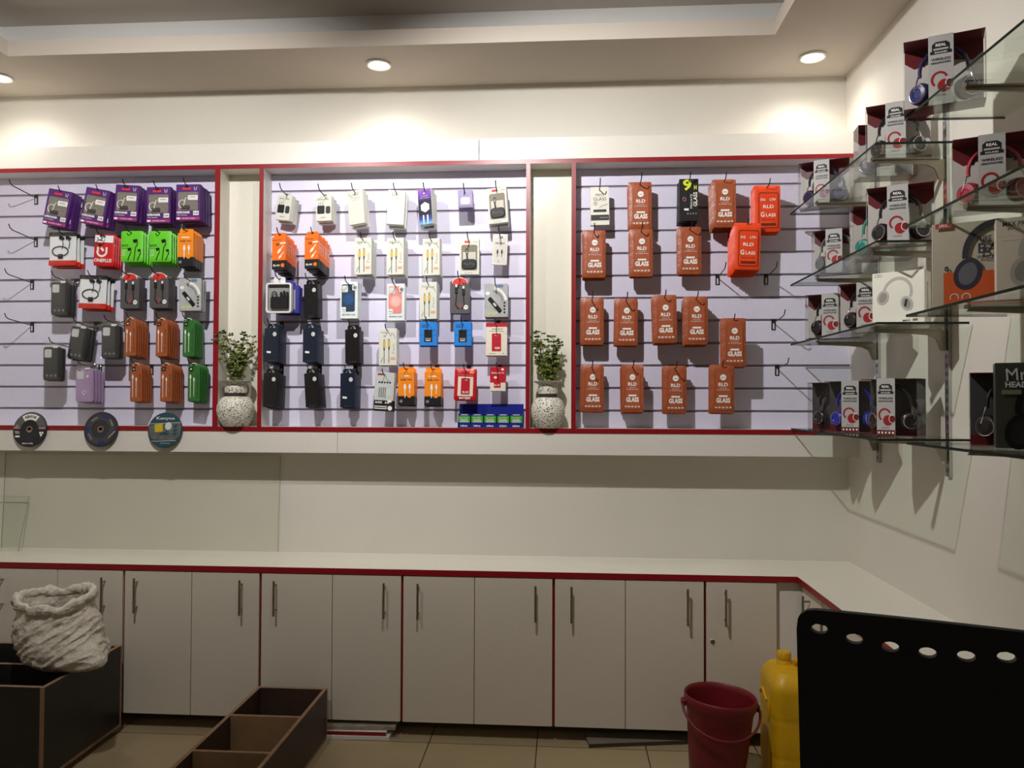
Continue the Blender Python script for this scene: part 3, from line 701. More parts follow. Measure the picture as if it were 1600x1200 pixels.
def b_bluecard():
    w, h, d = .087, .12, .02
    t = new('memory_card_pack'); bl = mat('sky_blue_card', (32, 128, 216), .4, var=.04)
    G().cb(-w/2, w/2, -d/2, d/2, -h, 0, bl, .0015).build('carton', t); y = -d/2
    G().slab(rrect(.04, .06, .003, 2, 0, -.07), y-.002, y, BLKP).rect(0, -.085, .03, .008, y-.0026, GREY).rect(0, -.094, .024, .004, y-.0026, WHITE).build('memory_card', t)
    g = G(); 
    for k in range(3): g.rect(-.018, -.016-.006*k, .03, .0022, y-PRN, BLK)
    for s in (-1, 1): g.rect(s*.034, -.066, .014, .002, y-PRN, mat('deep_blue', (20, 80, 160), .4, var=0))
    g.build('printed_front', t); return t
CRIM = mat('crimson_card', (190, 22, 42), .4, var=.05)
def b_wredbat():
    w, h, d = .106, .162, .016
    t = new('phone_battery_pack'); iv = mat('ivory_pack', (230, 222, 204), .42)
    G().cb(-w/2, w/2, -d/2, d/2, -h, -.019, iv, .0012).cb(-w/2, w/2, -d/2, d/2, -.0192, 0, CRIM, .0012).build('carton', t); y = -d/2
    G().slab(rrect(.046, .088, .004, 2, .0, -.096), y-.001, y, CRIM).txt('Blade', 0, -.062, .014, .006, y-.0015, WHITE, 0).txt('4200', .004, -.124, .026, .011, y-.0015, WHITE, .03).build('battery', t)
    g = G().txt('Battery BL-4C', .006, -.03, .052, .008, y-PRN, BLK, 0).rect(0, -.04, .074, .0015, y-PRN, BLK).rect(-.02, -.152, .034, .002, y-PRN, GREY).rect(.034, -.152, .008, .003, y-PRN, GREY); g.build('printed_front', t); return t
def b_redbat():
    w, h = .11, .16
    t = new('phone_battery_pack'); iv = mat('ivory_pack', (230, 222, 204), .42); pk = mat('pink_print', (236, 170, 170), .5, var=0)
    pillow(w, h, .014, mat('crimson_film', (196, 26, 40), .35, bump=.2, scale=30), .0015, seed=2).build('bag', t, 60); y = -.0088
    G().rect(.002, -.09, .076, .096, y, iv).slab(rrect(.044, .08, .003, 2, .002, -.089), y-.0015, y, CRIM).txt('itel', .002, -.058, .014, .007, y-.002, WHITE, 0).txt('BL-5C', .004, -.118, .03, .01, y-.002, WHITE, .03).build('battery', t)
    g = G().txt('itel', -.03, -.02, .016, .008, y, pk, 0).plate(ell(.013, .007, .032, -.02, 14), y, mat('orange_oval', (240, 150, 60), .5, var=0)).rect(0, -.034, .08, .0015, y, pk).txt('BATTERY', .002, -.148, .058, .011, y, WHITE, .03); g.build('printed_front', t); return t
def b_smallbat():
    w, h, d = .077, .12, .016
    t = new('phone_battery_pack'); iv = mat('ivory_pack', (230, 222, 204), .42)
    G().cb(-w/2, w/2, -d/2, d/2, -h, -.078, iv, .0012).cb(-w/2, w/2, -d/2, d/2, -.0785, 0, CRIM, .0012).build('carton', t); y = -d/2-PRN
    G().rect(-.002, -.09, .034, .026, y, CRIM).txt('BL-5C', -.002, -.09, .028, .008, y-.0004, WHITE, .02).build('battery', t)
    G().txt('Battery BL-4C', 0, -.03, .062, .009, y, WHITE, .02).plate(ell(.007, .006, .024, -.012, 12), y, WHITE).plate(ell(.008, .006, -.012, -.052, 12), y, WHITE).build('printed_front', t); return t
def b_greybox():
    w, h, d = .098, .192, .018
    t = new('cable_box'); gm = mat('pale_grey_card', (196, 200, 198), .4); bk = MATS['black_card'] if 'black_card' in MATS else mat('black_card', (26, 25, 26), .4)
    G().cb(-w/2, w/2, -d/2, d/2, -h, -.14, bk, .0012).cb(-w/2, w/2, -d/2, d/2, -.1402, 0, gm, .0012).build('carton', t); y = -d/2-PRN
    g = G().rect(-.02, -.01, .034, .01, y, mat('dull_red', (150, 60, 60), .5, var=0))
    for k in range(5): g.plate(ell(.0048, .0048, -.026+.0135*k, -.05, 10), y, BLK)
    for k in range(4): g.rect(-.024+.01*k, -.1, .006, .05, y, GREY)
    g.plate([(.0, -.09), (.03, -.075), (.036, -.11), (.006, -.125)], y, PALE)
    g.txt('SUPER', -.024, -.15, .036, .01, y, WHITE, .03); g.txt('A30', .018, -.15, .024, .01, y, WHITE, .03); g.rect(.03, -.142, .02, .012, y, WHITE)
    for k in range(2): g.rect(-.02, -.17-.01*k, .05, .005, y, WHITE); g.rect(.012, -.17-.01*k, .012, .007, y, PALE)
    g.plate(ell(.0115, .0115, .034, -.177, 16), y, WHITE); g.build('printed_front', t); return t
KIND = {  # builder, short description, category, spacing, group, lean of front (unused)
 'rld': (b_pouch, 'rust brown glass pouch', 'screen protector', .017, 'rust brown screen protector pouches on the right panel'),
 'bri': (b_bright, 'bright orange glass pouch', 'screen protector', .019, 'bright orange screen protector pouches on the right panel'),
 'pro': (b_proglass, 'pale screen protector sleeve', 'screen protector', .012, 'pale screen protector sleeves'),
 'nin': (b_nineh, 'black and lime protector sleeve', 'screen protector', .026, 'black and lime screen protector sleeves'),
 'pur': (b_purple, 'purple charger pack', 'charger', .03, 'purple charger packs along the top of the left panel'),
 'ear': (b_earbag, 'clear earphone bag', 'earphones', .031, 'clear earphone bags with red bottom band'),
 'red': (b_redbag, 'red earphone bag', 'earphones', .021, 'red earphone bags'),
 'gre': (b_green, 'lime green earphone bag', 'earphones', .024, 'lime green earphone bags'),
 'o31': (b_box31, 'orange and black cable box', 'charging cable', .028, 'orange cable boxes with black base'),
 'cas': (b_casebag, 'bagged black phone case', 'phone case', .027, 'black phone cases in clear bags'),
 'cap': (b_purplecase, 'bagged lilac phone case', 'phone case', .027, 'lilac phone cases in clear bags'),
 'gcd': (b_greycard, 'grey cable card with red arch', 'cable', .016, 'grey cable cards with red arched top'),
 'sil': (b_silver, 'silver car charger card', 'car charger', .02, 'silver car charger cards'),
 'cor': (b_cabor, 'copper orange cable pouch', 'cable', .021, 'copper orange cable pouches'),
 'cgr': (b_cabgr, 'dark green cable pouch', 'cable', .021, 'dark green cable pouches'),
 'chg': (b_charger, 'white adapter box', 'charger', .044, 'white adapter boxes'),
 'pla': (b_plain, 'plain white cable box', 'cable', .052, 'plain white cable boxes'),
 'gal': (b_purbox, 'violet and white charger box', 'charger', .054, 'violet and white charger boxes'),
 'spu': (b_smallpur, 'small violet adapter box', 'charger', .023, 'small violet adapter boxes'),
 'key': (b_keychain, 'white box with black earbud case', 'earbud case', .042, 'white boxes with black earbud cases'),
 'ous': (b_orusb, 'orange cable box with black foot', 'cable', .03, 'orange cable boxes with black foot'),
 'wca': (b_wcable, 'white box with gold plugs', 'cable', .034, 'white cable boxes with gold plugs'),
 'usb': (b_usbcard, 'ivory cable card', 'cable', .018, None),
 'cbx': (b_clearbox, 'clear-fronted car charger box', 'car charger', .03, None),
 'bbx': (b_blueback, 'blue accessory box', 'car charger', .028, 'blue accessory boxes behind the clear-fronted box'),
 'ubl': (b_uveblack, 'black phone case box', 'phone case', .036, 'black phone case boxes'),
 'una': (b_uvenavy, 'navy phone case box', 'phone case', .036, 'navy phone case boxes'),
 'mgn': (b_magnavy, 'white box with navy case', 'phone case', .017, 'white boxes with navy phone cases'),
 'mgp': (b_magpink, 'white box with pink case', 'phone case', .017, 'white boxes with pink phone cases'),
 'blu': (b_bluecard, 'sky blue memory card pack', 'memory card', .022, 'sky blue memory card packs'),
 'wrb': (b_wredbat, 'white and red battery pack', 'battery', .018, 'white and red battery packs'),
 'rbt': (b_redbat, 'red bagged battery', 'battery', .017, 'red bagged batteries'),
 'sbt': (b_smallbat, 'small crimson and ivory battery', 'battery', .018, 'small crimson and ivory batteries'),
 'gbx': (b_greybox, 'grey and black cable box', 'cable', .021, 'grey and black cable boxes'),
}
# panel, row, kind, top centre px, top py, count, roll deg, yaw deg, front y (None = from the count)
S = [
 ('left','top','pur',97.5,298,3,11,0,-.2), ('left','top','pur',156,296,3,11,0,-.2), ('left','top','pur',202,290,3,4,0,-.17), ('left','top','pur',250,293,3,0,0,-.17), ('left','top','pur',296,289,4,0,0,-.17),
 ('left','second','ear',99,363,3,0,0,-.19), ('left','second','red',165,366,4,3,0,-.15), ('left','second','gre',207,361,5,0,0,-.17), ('left','second','gre',251,361,5,0,0,-.165), ('left','second','o31',292,358,4,0,0,-.17),
 ('left','third','cas',95,432,3,0,0,-.16), ('left','third','ear',147,430,3,2,0,-.18), ('left','third','gcd',204,427,4,0,0,-.15), ('left','third','gcd',249.7,426,5,0,0,-.15), ('left','third','sil',298,435,3,0,0,-.16),
 ('left','fourth','cas',128,502,3,8,0,-.16), ('left','fourth','cas',174,499,2,0,0,-.17), ('left','fourth','cor',205,495,6,0,-8,-.19), ('left','fourth','cor',254,496,6,0,-8,-.17), ('left','fourth','cgr',296,496,5,0,-8,-.16),
 ('left','bottom','cas',83,533,2,0,0,-.2), ('left','bottom','cap',133,567,4,-1,0,-.17), ('left','bottom','cor',214,566,5,0,-8,-.18), ('left','bottom','cor',261,566,6,0,-8,-.17), ('left','bottom','cgr',304,566,5,0,-8,-.16),
 ('middle','top','chg',449.5,301,2,9,-14,-.12), ('middle','top','chg',508,302,2,0,-8,-.12), ('middle','top','pla',557,299,2,-5,-14,-.14), ('middle','top','pla',621,299,2,3,6,-.14), ('middle','top','gal',665.5,297,2,-4,-14,-.16), ('middle','top','spu',727,298,3,-2,0,-.16), ('middle','top','key',776.5,294.5,2,-4,-8,-.15),
 ('middle','second','ous',437.5,364,5,0,-9,-.19), ('middle','second','ous',488.5,362,6,0,-12,-.21), ('middle','second','wca',568.7,372.5,3,0,-7,-.16), ('middle','second','wca',619,372.5,3,0,-9,-.16), ('middle','second','wca',675,373.5,2,0,-9,-.15), ('middle','second','key',734,374.5,1,0,0,-.13), ('middle','second','usb',782,366,1,2,0,-.12),
 ('middle','third','cbx',437,433,1,0,0,-.17), ('middle','third','bbx',451,438,2,0,0,-.135), ('middle','third','ubl',487.5,437,2,-1,-13,-.13), ('middle','third','mgn',546,440.5,4,0,0,-.15), ('middle','third','mgp',619,443.5,3,0,0,-.14), ('middle','third','wca',670.4,441.5,2,0,-10,-.16), ('middle','third','gcd',719,433.5,2,0,0,-.14), ('middle','third','sil',775.4,443.5,3,0,0,-.15),
 ('middle','fourth','una',426.6,505.5,3,0,-13,-.16), ('middle','fourth','una',486.5,505.5,3,0,-13,-.16), ('middle','fourth','ubl',552,507.5,2,-1,-13,-.15), ('middle','fourth','wca',607,513.5,2,0,0,-.16), ('middle','fourth','blu',669.7,503,2,0,0,-.15), ('middle','fourth','blu',723.5,503,2,0,0,-.15), ('middle','fourth','wrb',776,505,2,0,0,-.14),
 ('middle','bottom','ubl',425.4,575.5,3,1,-13,-.17), ('middle','bottom','ubl',487.5,575.5,3,-4,-13,-.16), ('middle','bottom','una',545,576,3,0,-13,-.16), ('middle','bottom','gbx',602.5,582,2,3,0,-.16), ('middle','bottom','o31',635,573.5,3,-1,0,-.16), ('middle','bottom','o31',677,574,3,0,0,-.16), ('middle','bottom','rbt',728,575.5,2,2,0,-.15), ('middle','bottom','sbt',778,573.5,2,0,0,-.14),
 ('right','top','pro',936.6,292.5,2,-1,0,-.13), ('right','top','rld',999.6,284.5,3,0,0,-.13), ('right','top','nin',1076,280,4,0,0,-.17), ('right','top','rld',1131,280.5,6,0,0,-.17), ('right','top','bri',1198,290,4,0,0,-.17),
 ('right','second','rld',928,360,4,0,0,-.15), ('right','second','rld',1001.5,358,3,0,0,-.15), ('right','second','rld',1077,354.5,3,0,0,-.14), ('right','second','bri',1168,348.5,8,2,0,-.21),
 ('right','third','rld',925,465,3,0,0,-.13), ('right','third','rld',978,466,3,0,0,-.13), ('right','third','rld',1038,461,4,-1,0,-.17), ('right','third','rld',1087,463.5,5,0,0,-.16), ('right','third','rld',1146,497,3,0,0,-.2),
 ('right','bottom','rld',925,569.5,3,0,0,-.13), ('right','bottom','rld',988,569.5,4,0,-26,-.15), ('right','bottom','rld',1054,571.5,3,0,0,-.14), ('right','bottom','rld',1128,569.5,3,0,0,-.2),
]
def make_hook(x, z, tip_y, zbr, label, cat='hook', group=None, rod0=None):
    t = thing('display_hook', label, cat, (x, YS, zbr), 0, group)
    G().cb(-.0105, .0105, -.0035, .0, -.05, .004, BLKP if group else mat('black_plastic', (26, 25, 27), .35), .001).rect(0, -.03, .008, .03, -.0041, PALE if group else BLKP).build('bracket', t)
    dz = z-zbr
    G().tube([(0, -.002, dz-.016), (0, tip_y-YS+.03, dz), (0, tip_y-YS+.012, dz+.008), (0, tip_y-YS, dz+.026)], .0026, BLKWIRE_M, 6).build('wire', t, 50)
    return t
BLKWIRE_M = BLACKWIRE
cnt = {}
PROTO = {}
for s in S: cnt.setdefault((s[0], s[1]), []).append(s[3])
for (pan, row, kd, px, py, n, roll, yaw, yf) in S:
    fn, desc, cat, pitch, grp = KIND[kd]
    col = ORD[sorted(cnt[pan, row]).index(px)]
    where = f'{row} row of {pan} panel, {col} from left'
    p = at(px, py, y=yf)
    for k in range(n):
        if kd not in PROTO: o = PROTO[kd] = fn()
        else: o = copy_tree(PROTO[kd])
        y = min(yf+pitch*k*(1.6 if abs(yaw) > 20 else 1), YS-.012)
        j = (random.random()-.5)
        o.location = (p.x + (0 if k == 0 else j*.006), y, p.z - (0 if k == 0 else .1*(y-yf) + .003*random.random()))
        o.rotation_euler = (R(0), R(roll*(1 if k == 0 else .75) + (j*3 if k else 0)), R(yaw + (j*4 if k else 0)))
        pos = 'alone' if n == 1 else ('front one' if k == 0 else f'{ORD[k]} back')
        tag(o, f'{desc}, {pos}, {where}', cat, grp)
    if kd == 'bbx': continue
    zr = p.z-.009
    zb = max([z for z in GZ if z <= zr+.03] or [GZ[0]])
    tip = min(-.235, yf-.03)
    make_hook(p.x, zr, tip, zr+.004 if abs(zb-zr) > .045 else zb, f'black wire hook carrying goods, {where}', group='black wire hooks on the slatted panels')
# empty hooks : bracket pixel on the slat panel
EM = [('left', 57, 312, 'topmost'), ('left', 56.5, 376, 'second'), ('left', 50.6, 442, 'third'), ('left', 50.6, 508, 'lowest'),
      ('right', 1121, 432, 'under the bright orange pouches'), ('right', 1197, 430, 'nearest the grey cable shadows'), ('right', 1208.5, 501, 'upper'), ('right', 1214, 573, 'lowest')]
lab = ['empty black wire hook at far left of left panel, topmost of four', 'empty black wire hook at far left of left panel, second of four', 'empty black wire hook at far left of left panel, third of four', 'empty black wire hook at far left of left panel, lowest of four',
       'empty wire hook under the lower bright orange pouches on the right panel', 'empty wire hook right panel, just right of the lower bright orange pouches', 'empty wire hook near the right wall, second lowest on the right panel', 'empty wire hook near the right wall, lowest on the right panel']
for (pan, px, py, _), l in zip(EM, lab):
    p = at(px, py, y=YS); z = min(GZ, key=lambda q: abs(q-p.z))
    make_hook(p.x, z+.002, -.245, z, l, group='black wire hooks on the slatted panels')

# blue and green display carton of small boxes at the foot of the middle panel
p0 = at(716, 668, y=-.14); p1 = at(818, 668, y=-.14); w = min(p1.x, -.197)-p0.x
t = thing('display_carton', 'dark blue open display carton at foot of the middle panel', 'carton', ((p0.x+p1.x)/2-.004, -.1, ZLT+.0005))
bl = mat('royal_blue_card', (22, 34, 132), .38, var=.05)
G().bx(-w/2, w/2, .032, .036, 0, .118, bl).build('raised_lid', t)
g = G().bx(-w/2, w/2, -.036, .036, 0, .002, bl).bx(-w/2, -w/2+.002, -.036, .036, 0, .03, bl).bx(w/2-.002, w/2, -.036, .036, 0, .03, bl).bx(-w/2, w/2, -.036, -.034, 0, .02, bl)
for k in range(5): g.txt('infinix', -w/2+w*(k+.5)/5, .010, .036, .009, -.0364, WHITE, .02)
g.build('tray', t)
gm = mat('leaf_green_card', (64, 160, 44), .42, var=.1)
for k in range(5):
    x = (p0.x+p1.x)/2-.004-w/2+w*(k+.5)/5
    b = thing('small_accessory_box', f'small blue and green box, {ORD[k]} from left in the blue display carton', 'box', (x, -.1, ZLT+.003), 0, 'small boxes in the blue display carton')
    G().cb(-w/10+.003, w/10-.003, -.031, .029, 0, .066, bl, .001).rect(0, .04, w/5-.006, .034, -.0316, gm).build('carton', b)
    G().rect(0, .062, .034, .003, -.0322, WHITE).txt('BATTERY', 0, .047, .044, .006, -.0322, WHITE, 0).txt('ORIGINAL', 0, .036, .04, .009, -.0322, WHITE, .02).rect(0, .027, .044, .005, -.0322, PALE).build('printed_front', b)

# ------------------------------------------------------------------ grinding discs
def disc(px, py, label, kind):
    r = .0905
    c_ = at(px, py, y=YF-.0098)
    t = thing('grinding_disc', label, 'grinding disc', c_)
    t.rotation_euler = (R(-9), 0, 0)
    base = {'a': mat('disc_black', (30, 29, 31), .6, bump=.2, scale=300), 'b': mat('disc_charcoal', (46, 44, 48), .6, bump=.2, scale=300), 'c': mat('disc_teal', (28, 66, 78), .5, var=.1)}[kind]
    g = G(); n = 48
    prof = [(.0135, -.0035), (.03, -.0035), (.034, -.0045 if kind == 'a' else -.0035), (r-.002, -.003), (r, -.001), (r, .003), (.0135, .003)]
    vs = [(q*cos(2*PI*k/n), y, q*sin(2*PI*k/n)) for q, y in prof for k in range(n)]; L = len(prof)
    g.add(vs, [((i % L)*n+k, (i % L)*n+(k+1) % n, ((i+1) % L)*n+(k+1) % n, ((i+1) % L)*n+k) for i in range(L) for k in range(n)], base); g.build('abrasive_disc', t, 30)
    g = G(); g.ring(.0165, .0165, .006, -.0052, STEEL, 0, 0, 24); g.build('metal_bush', t)
    g = G(); y = -.0052
    if kind == 'a':
        gr = mat('disc_grey', (92, 90, 90), .5); 
        g.ring(.088, .088, .04, y, gr, 0, 0, 30, R(0), R(180)); g.ring(.08, .08, .03, y-.0003, WHITE, 0, 0, 14, R(55), R(125))
        for k, ch in enumerate('KENYOS'):
            a = R(112-44*k/5); g.txt(ch, .066*cos(a), .066*sin(a), .0115, .014, y-.0006, BLK, .04, a-PI/2)
        rd = mat('logo_red', (214, 48, 44), .5, var=0)
        for s in (-1, 1): g.rect(s*.068, .002, .03, .003, y-.0003, rd); g.rect(s*.068, .008, .03, .002, y-.0003, WHITE)
        g.txt('7"', -.066, .016, .012, .01, y-.0006, WHITE, 0); g.txt('T27', .066, .014, .016, .008, y-.0006, BLK, .02)
        g.rect(-.066, -.012, .024, .003, y, WHITE); g.rect(-.062, -.02, .024, .003, y, WHITE); g.rect(-.06, -.037, .024, .009, y, WHITE)
        for q in ((.06, -.018), (.072, -.018), (.066, -.03)): g.plate(ell(.005, .0065, q[0], q[1], 12), y, WHITE)
        g.txt('METAL STEEL', 0, -.073, .06, .007, y, WHITE, .02)
    elif kind == 'b':
        g.ring(.078, .078, .032, y, mat('disc_slate', (62, 60, 62), .6), 0, 0, 40)
        bl_ = mat('disc_blue', (40, 40, 104), .5, var=0)
        for a in (170, 265, 60): g.ring(.08, .08, .02, y-.0003, bl_, 0, 0, 6, R(a), R(a+28))
        for a, ch in ((125, 'METAL'), (215, 'CUTTING'), (30, 'STEEL')): g.txt(ch, .064*cos(R(a)), .064*sin(R(a)), .036, .007, y-.0006, PALE, 0, R(a-90 if a < 180 else a+90))
        for k in range(6): g.rect(.052+.005*k*.8, -.036+.005*k*.8, .003, .02, y-.0006, PALE, rot=R(-40))
    else:
        sc = mat('disc_photo', (88, 92, 90), .5, var=.25, scale=40); ye = mat('disc_yellow', (196, 172, 30), .5)
        g.plate([(-.085, .022), (-.03, .032), (.085, .038), (.083, -.03), (.05, -.055), (-.06, -.05), (-.082, -.02)], y, sc)
        g.plate([(-.056, .028), (-.014, .034), (-.008, -.008), (-.05, -.012)], y-.0003, ye); g.plate(ell(.018, .02, .018, .02, 16), y-.0003, PALE); g.rect(.0, -.02, .05, .012, y-.0003, base)
        for k in range(3): g.rect(.055, -.02+.02*k, .02, .012, y-.0003, base, rot=.6)
        g.rect(0, .035, .16, .0016, y-.0005, WHITE, rot=.05); g.rect(0, -.056, .13, .0016, y-.0005, WHITE, rot=.03)
        g.txt('Kenyos', 0, .058, .096, .02, y-.0005, PALE, .02); g.txt('CUTTING DISC', .01, -.068, .05, .006, y-.0005, PALE, 0)
    g.build('printed_label', t)
disc(47, 671, 'black grinding disc with white and grey upper label, leftmost of three', 'a')
disc(158, 671, 'plain charcoal grinding disc with dark blue flecks, middle of three', 'b')
disc(258, 672, 'teal grinding disc with picture and yellow patch, rightmost of three', 'c')

# ------------------------------------------------------------------ vases with artificial plants
VASE = mat('terrazzo', (222, 218, 204), .5, var=0)
nt = VASE.node_tree; b_ = nt.nodes['Principled BSDF']; vo = nt.nodes.new('ShaderNodeTexNoise'); vo.inputs['Scale'].default_value = 170; vo.inputs['Detail'].default_value = 2
tc = nt.nodes.new('ShaderNodeTexCoord'); rp = nt.nodes.new('ShaderNodeValToRGB'); rp.color_ramp.elements[0].position = .39; rp.color_ramp.elements[0].color = lin((52, 50, 46)); rp.color_ramp.elements[1].position = .47; rp.color_ramp.elements[1].color = lin((226, 222, 208))
nt.links.new(tc.outputs['Object'], vo.inputs['Vector']); nt.links.new(vo.outputs['Fac'], rp.inputs['Fac']); nt.links.new(rp.outputs[0], b_.inputs['Base Color'])
BAND = mat('dark_band', (52, 48, 44), .5)
LEAF = mat('leaf_green', (92, 112, 46), .5, var=.25, scale=25); LEAF2 = mat('leaf_olive', (132, 136, 62), .5, var=.25, scale=25); STEM = mat('stem_brown', (62, 58, 38), .6)
def vase(x, y, z, k, label, plabel, stems, seed):
    t = thing('vase', label, 'vase', (x, y, z))
    G().lathe([(0, 0), (.058*k, 0), (.064*k, .006), (.084*k, .04), (.093*k, .08), (.09*k, .11), (.074*k, .14), (.056*k, .152)], VASE, 36).build('body', t, 50)
    G().lathe([(.056*k, .152), (.05*k, .154), (.05*k, .168), (.053*k, .17)], BAND, 36).build('neck_band', t, 40)
    G().lathe([(.053*k, .17), (.056*k, .185), (.052*k, .205), (.05*k, .212), (.055*k, .22), (.077*k, .229), (.08*k, .232), (.076*k, .233), (.05*k, .224), (.045*k, .2), (.044*k, .165), (0, .16)], VASE, 36).build('rim', t, 40)
    p = thing('artificial_plant', plabel, 'plant', (x, y, z+.165))
    rnd = random.Random(seed); gs = G(); gl = G()
    for (tx, ty, tz, tw) in stems:
        tip = Vector((tx, ty, tz)); base = Vector((rnd.uniform(-.012, .012), rnd.uniform(-.012, .012), 0))
        mid = base.lerp(tip, .5) + Vector((tx*-.16, 0, .02)); pts = []
        for i in range(9):
            u = i/8; pts.append(base*(1-u)**2 + mid*2*u*(1-u) + tip*u*u)
        gs.tube(pts, [.0022-.0012*i/8 for i in range(9)], STEM, 5)
        for i in range(3, 9):
            for q in range(tw):
                d = Vector((rnd.uniform(-1, 1), rnd.uniform(-.6, .6), rnd.uniform(-.35, 1))).normalized()
                e = pts[i] + d*rnd.uniform(.012, .034); gs.tube([pts[i], e], .0007, STEM, 4, False)
                for w_ in range(7):                          # rosette of small spoon leaves
                    a = 2*PI*w_/7+rnd.random(); u_ = Vector((cos(a), sin(a)*.7, .45+rnd.uniform(-.3, .3))).normalized(); s_ = u_.cross(d)
                    if s_.length < .05: continue
                    s_.normalize(); L = rnd.uniform(.011, .018); W = L*.38; nn = u_.cross(s_)*L*.12
                    gl.add([e, e+u_*L*.45+s_*W+nn, e+u_*L*.85+s_*W*.8, e+u_*L+nn*-.5, e+u_*L*.85-s_*W*.8, e+u_*L*.45-s_*W+nn], [(0, 1, 2, 3), (0, 3, 4, 5)], LEAF if rnd.random() < .6 else LEAF2)
    gs.build('stems', p, 60); gl.build('leaves', p)
vase(-1.674, -.128, ZLT, 1.0, 'speckled white vase with dark neck band in the left niche', 'small green artificial plant in the left niche vase',
     [(-.085, -.02, .28, 4), (-.06, .02, .3, 4), (.045, -.01, .29, 4), (.08, 0, .26, 3), (.0, .0, .24, 4), (.04, -.02, .17, 4), (-.02, .01, .16, 4), (.055, .0, .2, 3)], 3)
vase(-.084, -.126, ZLT, .92, 'speckled white vase with dark neck band in the right niche', 'small green artificial plant in the right niche vase',
     [(-.07, -.02, .26, 5), (-.04, .02, .29, 4), (.03, -.01, .27, 5), (.055, 0, .24, 4), (.0, .0, .19, 5), (.03, -.02, .14, 5), (-.02, .01, .14, 5), (.045, .01, .18, 4)], 5)

# ------------------------------------------------------------------ glass shelves on the right wall
XS = 1.086
LV = [2.482, 2.137, 1.851, 1.445]
LN = ['top', 'second', 'third', 'bottom']
UPY = [-.395, -1.03, -1.70]
for y, l in zip(UPY, ('nearest the corner', 'behind the middle of the shelves', 'nearest the viewer, at the photo edge')):
    g = G().bx(XR-.012, XR-.0005, y-.014, y+.014, 1.30, 2.72, CHROME)
    for k in range(44):
        for s_ in (-.005, .005): g.bx(XR-.0124, XR-.0118, y+s_-.0018, y+s_+.0018, 1.315+.032*k, 1.331+.032*k, BLK)
    tag(g.build('shelf_upright'), f'slotted steel shelf upright on the right wall, {l}', 'shelf upright', 'slotted uprights on the right wall')
def bracket(y, z, label):
    t = thing('shelf_bracket', label, 'shelf bracket', (XR-.013, y, z), 0, 'steel brackets under the glass shelves')
    o = [(0, -.006), (-.255, -.006), (-.262, -.014), (-.12, -.02), (-.065, -.025), (-.036, -.04), (-.02, -.082), (0, -.082)]
    G().slab(list(reversed(o)), -.0045, .0045, STEEL).build('arm', t)
    G().bx(-.262, -.02, -.012, .012, -.006, -.0005, STEEL).bx(-.262, -.256, -.012, .012, -.0005, .006, STEEL).build('rest_plate', t)
    return t
for z, n_ in zip(LV, LN):
    for y0, y1, l in ((-.16, -1.195, 'far'), (-1.425, -2.65, 'near')):
        t = thing('glass_shelf', f'{n_} glass shelf of the {l} bay on the right wall', 'glass shelf', (XR, (y0+y1)/2, z-.008), 0, 'glass shelves on the right wall')
        a, b = y1-(y0+y1)/2, y0-(y0+y1)/2
        G().add([(XS-XR, a, 0), (-.013, a, 0), (-.013, b, 0), (XS-XR, b, 0), (XS-XR, a, .008), (-.013, a, .008), (-.013, b, .008), (XS-XR, b, .008)], [(0, 3, 2, 1), (4, 5, 6, 7)], GLASS).build('pane', t)
        e = .0008
        G().bx(XS-XR-e, XS-XR, a, b, 0, .008, GEDGE).bx(XS-XR, -.013, a-e, a, 0, .008, GEDGE).bx(XS-XR, -.013, b, b+e, 0, .008, GEDGE).build('ground_edge', t)
    for y, l in zip(UPY, ('far end', 'near end', 'near bay')):
        bracket(y, z-.008, f'steel bracket under the {n_} glass shelf, ' + {'far end': 'far end of the far bay', 'near end': 'near end of the far bay', 'near bay': 'far end of the near bay'}[l])

# ------------------------------------------------------------------ headphones and their boxes
def headphones(x, y, z, rz, col, nm, label, R_=.068, s=1.0):
    m = mat(nm, col, .3, var=.08); dk = mat('headphone_dark', (28, 27, 29), .35)
    t = thing('headphones', label, 'headphones', (x, y, z), rz, None)
    ca = Vector((0, 0, .118*s))
    arc = [(R_*s*cos(a), 0, .118*s+R_*1.05*s*sin(a)) for a in [PI*i/18 for i in range(-1, 20)]]
    g = G().tube(arc, .0095*s, m, 8, flat=.6); g.build('headband', t, 60)
    g = G().tube([(p[0]*.9, p[1], .118*s+(p[2]-.118*s)*.9) for p in arc[3:-3]], .0055*s, dk, 6); g.build('headband_padding', t, 60)
    for sd in (-1, 1):
        M = Matrix.Translation((sd*.066*s, -.004, .052*s)) @ Matrix.Rotation(sd*R(38), 4, 'Z') @ Matrix.Rotation(R(90), 4, 'X')
        g = G().lathe([(0, .0125*s), (.013*s, .0125*s), (.015*s, .0145*s), (.026*s, .013*s), (.032*s, .008*s), (.0345*s, 0), (.0345*s, -.006*s), (.026*s, -.008*s)], m, 26, M).lathe([(.0265*s, .0128*s), (.0285*s, .0132*s), (.03*s, .0108*s)], CHROME, 26, M); g.build('ear_cup', t, 30)
        g = G().lathe([(.026*s, -.006*s), (.034*s, -.01*s), (.034*s, -.02*s), (.024*s, -.024*s), (.018*s, -.016*s), (0, -.014*s)], dk, 22, M); g.build('ear_cushion', t, 50)
        g = G().tube([(sd*.068*s, 0, .112*s), (sd*.074*s, -.01, .09*s), (sd*.082*s, -.008, .06*s)], .0025*s, CHROME, 6); g.build('yoke', t, 50)
    return t
DRED = mat('dark_red_card', (98, 24, 30), .4); LGC = mat('light_grey_card', (196, 190, 184), .4); DGC = mat('dark_grey_card', (74, 72, 74), .4); STRIP = mat('silver_strip', (178, 176, 174), .35)
